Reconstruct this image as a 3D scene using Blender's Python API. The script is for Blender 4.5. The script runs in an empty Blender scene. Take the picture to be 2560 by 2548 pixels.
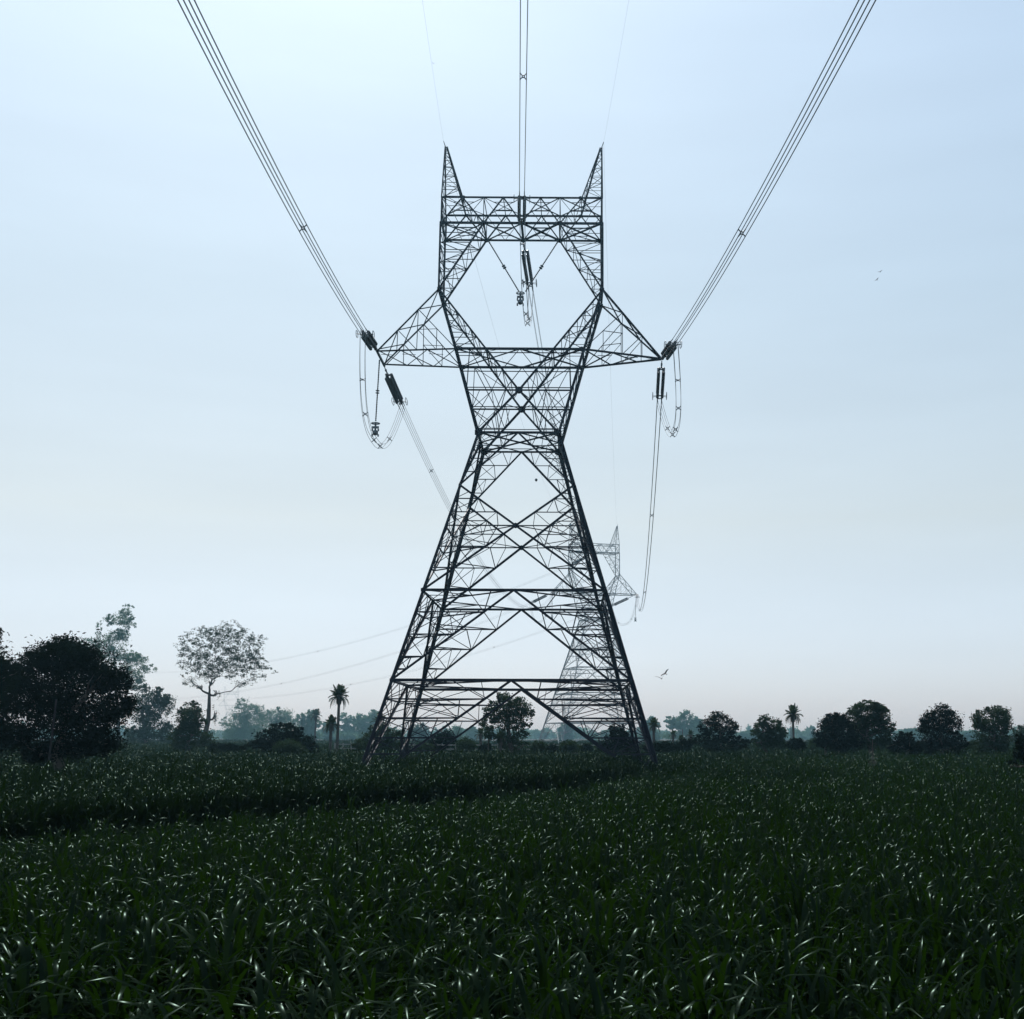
import bpy, math, random
import numpy as np
from mathutils import Vector, Matrix, Quaternion

# ------------------------------------------------------------------ camera, sky, sun, exposure
S = bpy.context.scene
COL = S.collection
R = math.radians
HC = 3.1                                   # eye height above the ground
F_PX, CX_PX, CY_PX = 2912.94, 1460.0, 1274.0
PITCH, ROLL = R(11.0173), R(0.0982)

cam_data = bpy.data.cameras.new('camera')
cam = bpy.data.objects.new('camera', cam_data)
COL.objects.link(cam)
cam_data.sensor_fit = 'HORIZONTAL'
cam_data.sensor_width = 36.0
cam_data.lens = F_PX / 2560.0 * 36.0
cam_data.shift_x = (1280.0 - CX_PX) / 2560.0
cam_data.clip_start = 0.1
cam_data.clip_end = 9000.0
cam.location = (0, 0, HC)
cam.rotation_mode = 'QUATERNION'
cam.rotation_quaternion = Matrix.Rotation(R(90) + PITCH, 3, 'X').to_quaternion() @ Matrix.Rotation(ROLL, 3, 'Z').to_quaternion()
S.camera = cam

SUN_EL, SUN_AZ = R(56), R(-18)              # azimuth from +Y, positive to the right
world = bpy.data.worlds.new('World')
S.world = world
world.use_nodes = True
wn = world.node_tree.nodes
wl = world.node_tree.links
wn.clear()
sky = wn.new('ShaderNodeTexSky')
sky.sky_type = 'NISHITA'
sky.sun_disc = False
sky.sun_elevation = SUN_EL
sky.sun_rotation = SUN_AZ
sky.altitude = 100
sky.air_density = 1.0
sky.dust_density = 2.0
sky.ozone_density = 1.5
tint = wn.new('ShaderNodeMix')
tint.data_type = 'RGBA'
tint.blend_type = 'MULTIPLY'
tint.inputs[0].default_value = 1.0
tint.inputs[7].default_value = (2.98, 3.48, 3.70, 1)
bg = wn.new('ShaderNodeBackground')
bg.inputs[1].default_value = 0.10
wo = wn.new('ShaderNodeOutputWorld')
gam = wn.new('ShaderNodeGamma')            # thin high haze flattens the clear-sky contrast
gam.inputs[1].default_value = 0.5
wl.new(sky.outputs[0], gam.inputs[0])
wl.new(gam.outputs[0], tint.inputs[6])
# greyer air low down and faint streaks of thin cloud
geo = wn.new('ShaderNodeTexCoord')
sep = wn.new('ShaderNodeSeparateXYZ')
wl.new(geo.outputs['Generated'], sep.inputs[0])
ramp = wn.new('ShaderNodeValToRGB')
re_ = ramp.color_ramp.elements
re_[0].position, re_[0].color = 0.0, (0.955, 0.955, 1.13, 1)
re_[1].position, re_[1].color = 0.55, (1, 1, 1, 1)
e_ = re_.new(0.18)
e_.color = (1.03, 0.91, 0.82, 1)
e_ = re_.new(0.36)
e_.color = (1.0, 0.955, 0.90, 1)
wl.new(sep.outputs[2], ramp.inputs[0])
mp = wn.new('ShaderNodeMapping')
mp.inputs['Scale'].default_value = (2.2, 2.2, 13.0)
wl.new(geo.outputs['Generated'], mp.inputs[0])
cn = wn.new('ShaderNodeTexNoise')
cn.inputs['Scale'].default_value = 1.6
cn.inputs['Detail'].default_value = 5
wl.new(mp.outputs[0], cn.inputs['Vector'])
cr_ = wn.new('ShaderNodeMapRange')
cr_.inputs[1].default_value, cr_.inputs[2].default_value = 0.35, 0.75
cr_.inputs[3].default_value, cr_.inputs[4].default_value = 0.985, 1.035
wl.new(cn.outputs['Fac'], cr_.inputs[0])
m2 = wn.new('ShaderNodeMix')
m2.data_type, m2.blend_type = 'RGBA', 'MULTIPLY'
m2.inputs[0].default_value = 1.0
wl.new(tint.outputs[2], m2.inputs[6])
wl.new(ramp.outputs[0], m2.inputs[7])
m3 = wn.new('ShaderNodeMix')
m3.data_type, m3.blend_type = 'RGBA', 'MULTIPLY'
m3.inputs[0].default_value = 1.0
wl.new(m2.outputs[2], m3.inputs[6])
wl.new(cr_.outputs[0], m3.inputs[7])
wl.new(m3.outputs[2], bg.inputs[0])
wl.new(bg.outputs[0], wo.inputs[0])

sun_data = bpy.data.lights.new('sun', 'SUN')
sun_data.energy = 4.5
sun_data.angle = R(0.5)
sun_data.color = (1.0, 0.985, 0.965)
sun = bpy.data.objects.new('sun', sun_data)
COL.objects.link(sun)
sdir = Vector((math.sin(SUN_AZ) * math.cos(SUN_EL), math.cos(SUN_AZ) * math.cos(SUN_EL), math.sin(SUN_EL)))
sun.rotation_mode = 'QUATERNION'
sun.rotation_quaternion = sdir.to_track_quat('Z', 'Y')
sun.location = sdir * 200

vs = S.view_settings
vs.view_transform = 'Standard'
vs.look = 'None'
vs.exposure = 0.0
vs.gamma = 1.0
vs.use_curve_mapping = False
S.cycles.use_denoising = True
S.cycles.use_adaptive_sampling = False
S.cycles.max_bounces = 6
S.cycles.diffuse_bounces = 2
S.cycles.glossy_bounces = 2
S.cycles.transmission_bounces = 3
S.cycles.volume_bounces = 0
S.cycles.transparent_max_bounces = 4

rng = np.random.default_rng(7)
random.seed(7)

# ------------------------------------------------------------------ helpers
def ray(px, py):
    a, b = px - CX_PX, py - CY_PX
    cr, sr = math.cos(ROLL), math.sin(ROLL)
    a, b = a * cr + b * sr, -a * sr + b * cr
    dx, df, du = a / F_PX, 1.0, -b / F_PX
    cp, sp = math.cos(PITCH), math.sin(PITCH)
    return np.array([dx, df * cp - du * sp, df * sp + du * cp])

def at(px, py, dist):
    """world point of a photo pixel at ground distance dist (metres along +Y)"""
    d = ray(px, py)
    t = dist / d[1]
    return np.array([d[0] * t, dist, HC + d[2] * t])

def mat(name, color, rough=0.6, metallic=0.0, spec=0.5, noise=None, trans=0.0, tcol=None, randcol=None):
    m = bpy.data.materials.new(name)
    m.use_nodes = True
    nt = m.node_tree
    n, l = nt.nodes, nt.links
    p = n['Principled BSDF']
    out = n['Material Output']
    p.inputs['Base Color'].default_value = (*color, 1)
    p.inputs['Roughness'].default_value = rough
    p.inputs['Metallic'].default_value = metallic
    p.inputs['Specular IOR Level'].default_value = spec
    src = None
    if noise:
        scale, c2 = noise
        tc = n.new('ShaderNodeTexCoord')
        nz = n.new('ShaderNodeTexNoise')
        nz.inputs['Scale'].default_value = scale
        nz.inputs['Detail'].default_value = 4
        rp = n.new('ShaderNodeValToRGB')
        rp.color_ramp.elements[0].position = 0.35
        rp.color_ramp.elements[1].position = 0.65
        rp.color_ramp.elements[0].color = (*color, 1)
        rp.color_ramp.elements[1].color = (*c2, 1)
        l.new(tc.outputs['Object'], nz.inputs['Vector'])
        l.new(nz.outputs['Fac'], rp.inputs[0])
        src = rp.outputs[0]
        l.new(src, p.inputs['Base Color'])
    if randcol:
        if randcol[0] == 'object':
            oi = n.new('ShaderNodeObjectInfo')
            ro = oi.outputs['Random']
        else:
            oi = n.new('ShaderNodeNewGeometry')
            ro = oi.outputs['Random Per Island']
        rp2 = n.new('ShaderNodeValToRGB')
        els = rp2.color_ramp.elements
        cols = randcol[1]
        els[0].position, els[0].color = 0.0, (*cols[0], 1)
        els[1].position, els[1].color = 1.0, (*cols[-1], 1)
        for i, c in enumerate(cols[1:-1]):
            e = els.new((i + 1) / (len(cols) - 1))
            e.color = (*c, 1)
        l.new(ro, rp2.inputs[0])
        if src is not None:
            mx = n.new('ShaderNodeMix')
            mx.data_type = 'RGBA'
            mx.inputs[0].default_value = 0.5
            l.new(src, mx.inputs[6])
            l.new(rp2.outputs[0], mx.inputs[7])
            src = mx.outputs[2]
        else:
            src = rp2.outputs[0]
        l.new(src, p.inputs['Base Color'])
    if trans > 0:
        tr = n.new('ShaderNodeBsdfTranslucent')
        tr.inputs[0].default_value = (*(tcol or color), 1)
        ms = n.new('ShaderNodeMixShader')
        ms.inputs[0].default_value = trans
        l.new(p.outputs[0], ms.inputs[1])
        l.new(tr.outputs[0], ms.inputs[2])
        l.new(ms.outputs[0], out.inputs[0])
    return m

def blade(name, cols, tcol, gloss, rough=0.30):
    """strap leaf: dull body, light coming through, thin waxy sheen"""
    m = mat(name, cols[0], 1.0, 0, 0.0, randcol=('object', cols), trans=0.22, tcol=tcol)
    n, l = m.node_tree.nodes, m.node_tree.links
    out = n['Material Output']
    prev = out.inputs[0].links[0].from_socket
    g = n.new('ShaderNodeBsdfGlossy')
    g.inputs['Color'].default_value = (0.72, 1.0, 0.85, 1)
    g.inputs['Roughness'].default_value = rough
    mx = n.new('ShaderNodeMixShader')
    mx.inputs[0].default_value = gloss
    l.new(prev, mx.inputs[1])
    l.new(g.outputs[0], mx.inputs[2])
    l.new(mx.outputs[0], out.inputs[0])
    return m

M = {
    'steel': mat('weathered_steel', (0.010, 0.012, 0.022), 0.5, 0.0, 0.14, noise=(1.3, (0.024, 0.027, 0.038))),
    'hazed_steel': mat('haze_paled_steel', (0.22, 0.25, 0.26), 0.6, 0.0, 0.2, noise=(1.3, (0.30, 0.32, 0.33))),  # far pylons: distance haze painted into the steel as a pale grey
    'hazed_wire': mat('haze_paled_wire', (0.30, 0.32, 0.34), 0.5, 0.0, 0.2),  # distant wires, lightened so the colour carries the haze
    'wire': mat('aluminium_wire', (0.16, 0.17, 0.18), 0.55, 0.3),
    'glass': mat('brown_porcelain', (0.05, 0.045, 0.05), 0.3),
    'fitting': mat('steel_fitting', (0.12, 0.13, 0.14), 0.5, 0.4),
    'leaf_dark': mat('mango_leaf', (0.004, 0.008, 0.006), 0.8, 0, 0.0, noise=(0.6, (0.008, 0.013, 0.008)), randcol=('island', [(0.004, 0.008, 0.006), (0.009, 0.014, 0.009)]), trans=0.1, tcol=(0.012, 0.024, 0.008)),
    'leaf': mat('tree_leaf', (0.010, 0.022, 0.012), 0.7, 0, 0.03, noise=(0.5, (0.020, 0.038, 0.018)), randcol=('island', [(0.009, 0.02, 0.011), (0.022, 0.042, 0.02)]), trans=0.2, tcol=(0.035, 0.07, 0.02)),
    'leaf_pale': mat('haze_paled_leaf', (0.07, 0.15, 0.11), 0.7, 0, 0.03, noise=(0.4, (0.09, 0.18, 0.13)), randcol=('island', [(0.05, 0.11, 0.08), (0.10, 0.19, 0.13)]), trans=0.25, tcol=(0.10, 0.16, 0.05)),  # far foliage, with the pale teal of the haze painted into the leaf colour
    'bark': mat('bark', (0.05, 0.043, 0.038), 0.9, 0, 0.2, noise=(3.0, (0.09, 0.08, 0.07))),
    'dark_wood': mat('dark_wood', (0.02, 0.02, 0.022), 0.9, 0, 0.1, noise=(4.0, (0.032, 0.03, 0.03))),
    'palm_leaf': mat('palm_leaf', (0.015, 0.03, 0.016), 0.6, 0, 0.1, randcol=('object', [(0.012, 0.026, 0.014), (0.025, 0.042, 0.022)]), trans=0.15, tcol=(0.06, 0.1, 0.03)),
    'palm_trunk': mat('palm_trunk', (0.06, 0.055, 0.05), 0.9, 0, 0.2, noise=(5.0, (0.10, 0.09, 0.08))),
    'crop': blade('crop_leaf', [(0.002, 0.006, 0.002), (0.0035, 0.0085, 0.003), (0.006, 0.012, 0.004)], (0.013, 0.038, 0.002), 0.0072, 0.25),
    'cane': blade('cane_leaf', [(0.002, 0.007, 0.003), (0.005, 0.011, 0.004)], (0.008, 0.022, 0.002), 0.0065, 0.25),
    'soil': mat('soil', (0.035, 0.030, 0.024), 0.95, 0, 0.2, noise=(0.35, (0.055, 0.048, 0.036))),
    'wood': mat('weathered_wood', (0.10, 0.085, 0.07), 0.9, 0, 0.2, noise=(4.0, (0.15, 0.13, 0.11))),
    'concrete': mat('concrete_post', (0.22, 0.22, 0.21), 0.9, 0, 0.2, noise=(4.0, (0.30, 0.30, 0.28))),
    'feather': mat('dark_feather', (0.05, 0.05, 0.055), 0.8, 0, 0.2, noise=(6.0, (0.09, 0.085, 0.08))),
    'husk': mat('pale_husk', (0.12, 0.13, 0.09), 0.8, 0, 0.3),
}

def link(o, parent=None, m=None, label=None, cat=None, group=None, kind=None):
    if o.name not in COL.objects:
        COL.objects.link(o)
    if parent is not None:
        o.parent = parent
    if m is not None:
        o.data.materials.append(m)
    if label:
        o['label'] = label
    if cat:
        o['category'] = cat
    if group:
        o['group'] = group
    if kind:
        o['kind'] = kind
    return o

def mesh_obj(name, v, f, m=None, parent=None, smooth=False, **kw):
    me = bpy.data.meshes.new(name)
    me.from_pydata([tuple(map(float, p)) for p in v], [], [tuple(map(int, q)) for q in f])
    if smooth:
        me.polygons.foreach_set('use_smooth', [True] * len(me.polygons))
    me.update()
    o = bpy.data.objects.new(name, me)
    return link(o, parent, m, **kw)

def fast_mesh(name, v, faces):
    """v (n,3), faces (m,k) numpy -> mesh"""
    me = bpy.data.meshes.new(name)
    v = np.asarray(v, np.float32)
    faces = np.asarray(faces, np.int32)
    k = faces.shape[1]
    me.vertices.add(len(v))
    me.vertices.foreach_set('co', v.ravel())
    me.loops.add(faces.size)
    me.loops.foreach_set('vertex_index', faces.ravel())
    me.polygons.add(len(faces))
    me.polygons.foreach_set('loop_start', np.arange(0, faces.size, k, dtype=np.int32))
    me.update(calc_edges=True)
    return me

def empty(name, loc, label, cat, group=None, rotz=0.0):
    o = bpy.data.objects.new(name, None)
    o.empty_display_size = 0.2
    o.location = tuple(map(float, loc))
    o.rotation_euler = (0, 0, rotz)
    return link(o, label=label, cat=cat, group=group)

class Geo:
    """collects shapes for ONE mesh"""
    def __init__(self):
        self.v, self.f = [], []
    def add(self, v, f):
        b = len(self.v)
        self.v += [tuple(map(float, p)) for p in v]
        self.f += [tuple(i + b for i in q) for q in f]
    def tube(self, pts, rad, n=6, cap=True):
        pts = [Vector(tuple(map(float, p))) for p in pts]
        rad = rad if hasattr(rad, '__len__') else [rad] * len(pts)
        v, f = [], []
        up = None
        for i, p in enumerate(pts):
            t = (pts[min(i + 1, len(pts) - 1)] - pts[max(i - 1, 0)])
            if t.length < 1e-9:
                t = Vector((0, 0, 1))
            t.normalize()
            if up is None:
                up = t.orthogonal().normalized()
            up = (up - t * up.dot(t))
            if up.length < 1e-6:
                up = t.orthogonal()
            up.normalize()
            w = t.cross(up)
            for k in range(n):
                a = 2 * math.pi * k / n
                v.append(p + (up * math.cos(a) + w * math.sin(a)) * rad[i])
        for i in range(len(pts) - 1):
            for k in range(n):
                f.append((i * n + k, i * n + (k + 1) % n, (i + 1) * n + (k + 1) % n, (i + 1) * n + k))
        if cap:
            f.append(tuple(range(n - 1, -1, -1)))
            f.append(tuple((len(pts) - 1) * n + k for k in range(n)))
        self.add(v, f)
    def box(self, c, sx, sy, sz, rot=None):
        v = []
        for x in (-1, 1):
            for y in (-1, 1):
                for z in (-1, 1):
                    p = Vector((x * sx / 2, y * sy / 2, z * sz / 2))
                    if rot is not None:
                        p = rot @ p
                    v.append(p + Vector(tuple(map(float, c))))
        self.add(v, [(0, 1, 3, 2), (4, 6, 7, 5), (0, 4, 5, 1), (2, 3, 7, 6), (0, 2, 6, 4), (1, 5, 7, 3)])
    def lathe(self, prof, n=8):
        v, f = [], []
        for (r, z) in prof:
            for k in range(n):
                a = 2 * math.pi * k / n
                v.append((r * math.cos(a), r * math.sin(a), z))
        for i in range(len(prof) - 1):
            for k in range(n):
                f.append((i * n + k, i * n + (k + 1) % n, (i + 1) * n + (k + 1) % n, (i + 1) * n + k))
        f.append(tuple(range(n - 1, -1, -1)))
        f.append(tuple((len(prof) - 1) * n + k for k in range(n)))
        self.add(v, f)
    def build(self, name, m, parent=None, smooth=False, **kw):
        return mesh_obj(name, self.v, self.f, m, parent, smooth, **kw)

# ------------------------------------------------------------------ ground and air
G = 2600.0
gv, gf = [], []
xs = [-G, -600, -200, -60, 0, 60, 200, 600, G]
ys = [-G, -200, -30, 0, 20, 60, 120, 250, 600, G]
for y in ys:
    for x in xs:
        gv.append((x, y, 0))
for j in range(len(ys) - 1):
    for i in range(len(xs) - 1):
        a = j * len(xs) + i
        gf.append((a, a + 1, a + len(xs) + 1, a + len(xs)))
mesh_obj('ground', gv, gf, M['soil'], kind='structure')

hz = mesh_obj('haze', [(x, y, z) for x in (-2700, 2700) for y in (-2700, 2700) for z in (-1.0, 52.0)],
              [(0, 1, 3, 2), (4, 6, 7, 5), (0, 4, 5, 1), (2, 3, 7, 6), (0, 2, 6, 4), (1, 5, 7, 3)], kind='stuff')
hm = bpy.data.materials.new('haze_air')
hm.use_nodes = True
hn = hm.node_tree.nodes
hn.remove(hn['Principled BSDF'])
pv = hn.new('ShaderNodeVolumePrincipled')
pv.inputs['Color'].default_value = (0.42, 0.80, 1.0, 1)
pv.inputs['Absorption Color'].default_value = (1, 1, 1, 1)
pv.inputs['Density'].default_value = 0.00028
pv.inputs['Anisotropy'].default_value = 0.75
hm.node_tree.links.new(pv.outputs[0], hn['Material Output'].inputs['Volume'])
hm.cycles.volume_sampling = 'MULTIPLE_IMPORTANCE'
hz.data.materials.append(hm)

# ------------------------------------------------------------------ lattice tower
lerp = lambda a, b, t: a + (b - a) * t
V3 = lambda x, y, z: np.array([x, y, z], float)
ZA, ZB, ZC, ZD, ZE, ZF, ZG, ZH, ZT = 6.3, 11.77, 18.67, 22.36, 28.23, 32.6, 37.38, 39.24, 43.75

def body_w(z):
    if z < ZB:
        return 7.0 + (ZA - z) * 0.2748
    if z < ZC:
        return lerp(5.497, 3.6, (z - ZB) / (ZC - ZB))
    return lerp(3.6, 2.603, (z - ZC) / (ZD - ZC))

def depth(z):
    return float(np.interp(z, [ZD, ZE, ZF, ZG, ZH], [2.603, 1.984, 1.489, 1.416, 1.428]))

def tower_members(ext=0.0, right_point=True):
    """list of (name, section, p, q, size)"""
    L = []
    P = []                                                        # gusset plates (p, size, rotation k)
    def m(name, sec, p, q, s):
        s = s * (0.80 if s > 0.12 else 0.9)
        if np.linalg.norm(np.asarray(p) - np.asarray(q)) > 0.05:
            L.append((name, sec, np.asarray(p, float), np.asarray(q, float), s))
    def rot(k, p):
        x, y, z = p
        for _ in range(k):
            x, y = -y, x
        return V3(x, y, z)
    def fp(k, u, z):
        return rot(k, (u, -body_w(z), z))
    def region(sec, leg0, leg1, dg0, dg1, ts, big=0.07, thin=0.045, end_mid=True):
        """redundants between a leg (leg0->leg1) and a diagonal (dg0->dg1) that meet at the far end"""
        lp = [lerp(leg0, leg1, t) for t in [0] + ts]
        dp = [lerp(dg0, dg1, t) for t in [0] + ts]
        mids = [lerp(a, b, 0.5) for a, b in zip(lp, dp)]
        for i in range(1, len(lp)):
            m('horizontal_brace', sec, lp[i], dp[i], big)
        for i in range(len(lp) - 1):
            m('redundant_brace', sec, lp[i], mids[i + 1] if i == 0 else dp[i + 1], thin)
            m('redundant_brace', sec, mids[i], lp[i + 1], thin)
            m('redundant_brace', sec, mids[i], dp[i + 1], thin)
            if np.linalg.norm(lp[i] - dp[i]) > 2.6:
                m('redundant_brace', sec, lerp(mids[i], dp[i], 0.5), dp[i + 1], thin)
                m('redundant_brace', sec, lerp(lp[i], mids[i], 0.5), lp[i + 1], thin * 0.9)
        m('redundant_brace', sec, lp[-1], lerp(dp[-1], dg1, 0.5), thin)
        return dp
    def zig(sec, a0, a1, b0, b1, n, s=0.045, hor=True, cross=False, name='lacing_brace'):
        for i in range(n):
            t0, t1 = i / n, (i + 1) / n
            p0, p1, q0, q1 = lerp(a0, a1, t0), lerp(a0, a1, t1), lerp(b0, b1, t0), lerp(b0, b1, t1)
            if i % 2 == 0 or cross:
                m(name, sec, p0, q1, s)
            if i % 2 == 1 or cross:
                m(name, sec, q0, p1, s)
            if hor and i < n - 1:
                m(name, sec, p1, q1, s)
    # ---- body
    bz = -ext
    for k in range(4):
        c = [rot(k, (-body_w(z), -body_w(z), z)) for z in (bz, ZA, ZB, ZC, ZD)]
        for i in range(4):
            m('leg', 'body', c[i], c[i + 1], 0.265 - 0.012 * i)
        # a second angle alongside makes the built-up look of the corner
        for (sec, zb, zt, ts) in ([('body', bz, 0.0, [0.33, 0.66])] if ext > 0 else []) + [('body', 0.0, ZA, [0.173, 0.345, 0.523, 0.667, 0.84]), ('body', ZA, ZB, [0.25, 0.5, 0.745, 0.88]), ('body', ZC, ZD, [0.25, 0.5, 0.75])]:
            apex = fp(k, 0, zt)
            wide = zb < ZB
            for s in (-1, 1):
                ft = fp(k, s * body_w(zb), zb)
                m('diagonal_brace', sec, apex, ft, 0.17 if wide else 0.15)
                dp = region(sec, fp(k, s * body_w(zt), zt), ft, apex, ft, ts, 0.085 if wide else 0.06, 0.055 if wide else 0.04)
                if wide:
                    # hip bracing across to the neighbouring face
                    for t, p in zip(ts[:4], dp[1:]):
                        if s == 1:
                            fk = (k + 1) % 4
                            q = lerp(fp(fk, 0, zt), fp(fk, -body_w(zb), zb), t)
                            m('hip_brace', sec, p, q, 0.085)
                            m('redundant_brace', sec, lerp(p, q, 0.5), lerp(fp(k, body_w(zt), zt), ft, t), 0.045)
            if wide:
                m('belt_beam', sec, fp(k, -body_w(zt), zt), fp(k, body_w(zt), zt), 0.22 if zt < ZB else 0.19)
                # diamond plan bracing
                m('plan_brace', sec, apex, fp((k + 1) % 4, 0, zt), 0.09)
                hq = lerp(apex, fp((k + 1) % 4, 0, zt), 0.5)
                m('plan_brace', sec, hq, fp(k, body_w(zt), zt), 0.06)
                m('plan_brace', sec, lerp(apex, fp(k, body_w(zt), zt), .5), hq, 0.05)
                m('plan_brace', sec, lerp(fp((k + 1) % 4, 0, zt), fp(k, body_w(zt), zt), .5), hq, 0.05)
        # X panel B-C
        wb, wc = body_w(ZB), body_w(ZC)
        zx = ZB + wb / (wb + wc) * (ZC - ZB)
        X = fp(k, 0, zx)
        for s in (-1, 1):
            m('diagonal_brace', 'body', fp(k, s * wb, ZB), fp(k, -s * wc, ZC), 0.165)
            lo = region('body', fp(k, s * body_w(zx), zx), fp(k, s * wb, ZB), X, fp(k, s * wb, ZB), [0.33, 0.66], 0.08, 0.05)
            region('body', fp(k, s * body_w(zx), zx), fp(k, s * wc, ZC), X, fp(k, s * wc, ZC), [0.33, 0.66], 0.07, 0.045)
            m('horizontal_brace', 'body', fp(k, s * body_w(zx), zx), X, 0.08)
            if s == 1:
                for i, t in enumerate((0.33, 0.66)):
                    fk = (k + 1) % 4
                    q = lerp(fp(fk, 0, zx), fp(fk, -wb, ZB), t)
                    m('hip_brace', 'body', lo[i + 1], q, 0.075)
        m('plan_brace', 'body', X, fp((k + 1) % 4, 0, zx), 0.06)
        P.append((X, 0.36, k))
        # waist ring
        wd = body_w(ZD)
        m('belt_beam', 'body', fp(k, -wd, ZD), fp(k, wd, ZD), 0.17)
        m('plan_brace', 'body', fp(k, 0, ZD), fp((k + 1) % 4, 0, ZD), 0.08)
        m('plan_brace', 'body', fp(k, -wd, ZD), fp((k + 1) % 4, wd * 0.0 + wd, ZD), 0.10)
        P.append((fp(k, -wd * 0.98, ZD), 0.52, k))
        P.append((fp(k, wd * 0.98, ZD), 0.52, k))
        P.append((fp(k, -body_w(ZB) * .995, ZB), 0.3, k))
    # ---- above the waist
    zx2 = 25.3
    ein = 2.23
    def q(x, z, f):                                               # f = -1 front, 1 rear
        return V3(x, f * depth(z), z)
    wx = lambda z: float(np.interp(z, [ZD, ZE, ZF, ZG, ZH], [2.603, 4.222, 5.503, 5.457, 5.498]))
    for f in (-1, 1):
        cr = q(0, zx2, f)
        P.append((cr, 0.5, 0))
        m('horizontal_brace', 'window', q(-wx(zx2), zx2, f), q(wx(zx2), zx2, f), 0.10)
        m('horizontal_brace', 'window', q(-wx(zx2 + .18), zx2 + .18, f), q(wx(zx2 + .18), zx2 + .18, f), 0.06)
        m('horizontal_brace', 'window', q(-wx(ZE - .28), ZE - .28, f), q(wx(ZE - .28), ZE - .28, f), 0.06)
        m('horizontal_brace', 'window', q(-wx(ZD + .2), ZD + .2, f), q(wx(ZD + .2), ZD + .2, f), 0.05)
        for s in (-1, 1):
            m('window_leg', 'window', q(s * 2.603, ZD, f), q(s * 4.222, ZE, f), 0.22)
            m('window_leg', 'window', q(s * 4.222, ZE, f), q(s * 5.503, ZF, f), 0.20)
            m('window_diagonal', 'window', q(-s * 2.603, ZD, f), cr, 0.17)
            m('window_diagonal', 'window', cr, q(s * ein, ZE, f), 0.17)
            m('window_diagonal', 'window', q(s * ein, ZE, f), q(s * 5.503, ZF, f), 0.15)
            region('window', q(s * wx(zx2), zx2, f), q(s * 2.603, ZD, f), cr, q(s * 2.603, ZD, f), [0.45], 0.06, 0.05)
            # between waist leg and diagonal, up to the crossarm
            a1, a2 = q(s * 3.3, ZE, f), q(s * 1.1, ZE, f)
            b1 = q(s * wx(zx2) * 0.52, zx2, f)
            b2 = q(s * wx(zx2), zx2, f)
            m('redundant_brace', 'window', a1, b1, 0.055)
            m('redundant_brace', 'window', a1, b2, 0.055)
            m('redundant_brace', 'window', b1, lerp(cr, q(s * ein, ZE, f), 0.5), 0.05)
            m('redundant_brace', 'window', lerp(cr, q(s * ein, ZE, f), 0.5), a1, 0.05)
            m('redundant_brace', 'window', lerp(cr, q(s * ein, ZE, f), 0.5), q(0, ZE, f), 0.05)
            m('redundant_brace', 'window', b1, lerp(cr, q(-s * 2.6, ZD, f), .0), 0.05)
            m('redundant_brace', 'window', b1, q(s * 1.35, ZD + .2, f), 0.05)
            m('redundant_brace', 'window', b1, q(s * 2.85, 23.3, f), 0.05)
            # lattice of the upper window leg
            zig('window', q(s * 4.222, ZE, f), q(s * 5.4, ZF - .3, f), q(s * ein, ZE, f), q(s * 5.3, ZF - .3, f), 5, 0.05)
            # cage
            m('cage_leg', 'cage', q(s * 5.503, ZF, f), q(s * 5.457, ZG, f), 0.17)
            m('cage_leg', 'cage', q(s * 5.457, ZG, f), q(s * 5.498, ZH, f), 0.16)
            m('cage_leg', 'cage', q(s * 5.503, ZF, f), q(s * 2.58, ZG, f), 0.14)
            zig('cage', q(s * 5.457, ZG, f), q(s * 5.5, ZF + .5, f), q(s * 2.58, ZG, f), q(s * 5.2, ZF + .5, f), 6, 0.05)
            P.append((q(s * 5.45, ZF, f), 0.34, 0))
            P.append((q(s * 2.58, ZG, f), 0.34, 0))
            P.append((q(s * 5.4, ZG, f), 0.34, 0))
            P.append((q(s * 4.1, ZE, f), 0.36, 0))
            # bridge faces
            h = [q(s * x, ZH, f) for x in (5.498, 4.07, 2.6, 1.27)]
            g = [q(s * x, ZG, f) for x in (5.457, 2.58, 0.0)]
            m('bridge_diagonal', 'bridge_beam', g[0], h[1], 0.09)
            m('bridge_diagonal', 'bridge_beam', h[1], g[1], 0.10)
            m('bridge_diagonal', 'bridge_beam', g[1], h[3], 0.10)
            m('bridge_diagonal', 'bridge_beam', h[3], g[2], 0.09)
            m('bridge_diagonal', 'bridge_beam', h[2], g[1], 0.055)
            mid1 = lerp(g[1], h[3], 0.5)
            mid2 = lerp(h[3], g[2], 0.5)
            mid0 = lerp(h[1], g[1], 0.5)
            midz = lerp(g[0], h[1], 0.5)
            m('lacing_brace', 'bridge_beam', mid1, mid2, 0.05)
            m('lacing_brace', 'bridge_beam', mid0, midz, 0.05)
            m('lacing_brace', 'bridge_beam', mid1, lerp(g[1], g[2], .5), 0.04)
            m('lacing_brace', 'bridge_beam', mid2, lerp(g[1], g[2], .5), 0.04)
            m('lacing_brace', 'bridge_beam', mid0, h[2], 0.04)
            m('lacing_brace', 'bridge_beam', mid1, h[2], 0.04)
            m('lacing_brace', 'bridge_beam', midz, lerp(g[0], g[1], .4), 0.04)
            m('lacing_brace', 'bridge_beam', mid0, lerp(g[0], g[1], .6), 0.04)
            m('lacing_brace', 'bridge_beam', midz, h[0], 0.04)
            # horn
            tip = V3(s * 5.5, f * 0.07, ZT)
            tin = V3(s * 5.38, f * 0.07, ZT - 0.05)
            m('horn_leg', 'horn', h[0], tip, 0.10)
            m('horn_leg', 'horn', h[1], tin, 0.10)
            zig('horn', h[0], tip, h[1], tin, 7, 0.038)
            # arms
            E0, F0 = q(s * 4.222, ZE, f), q(s * 5.503, ZF, f)
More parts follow.
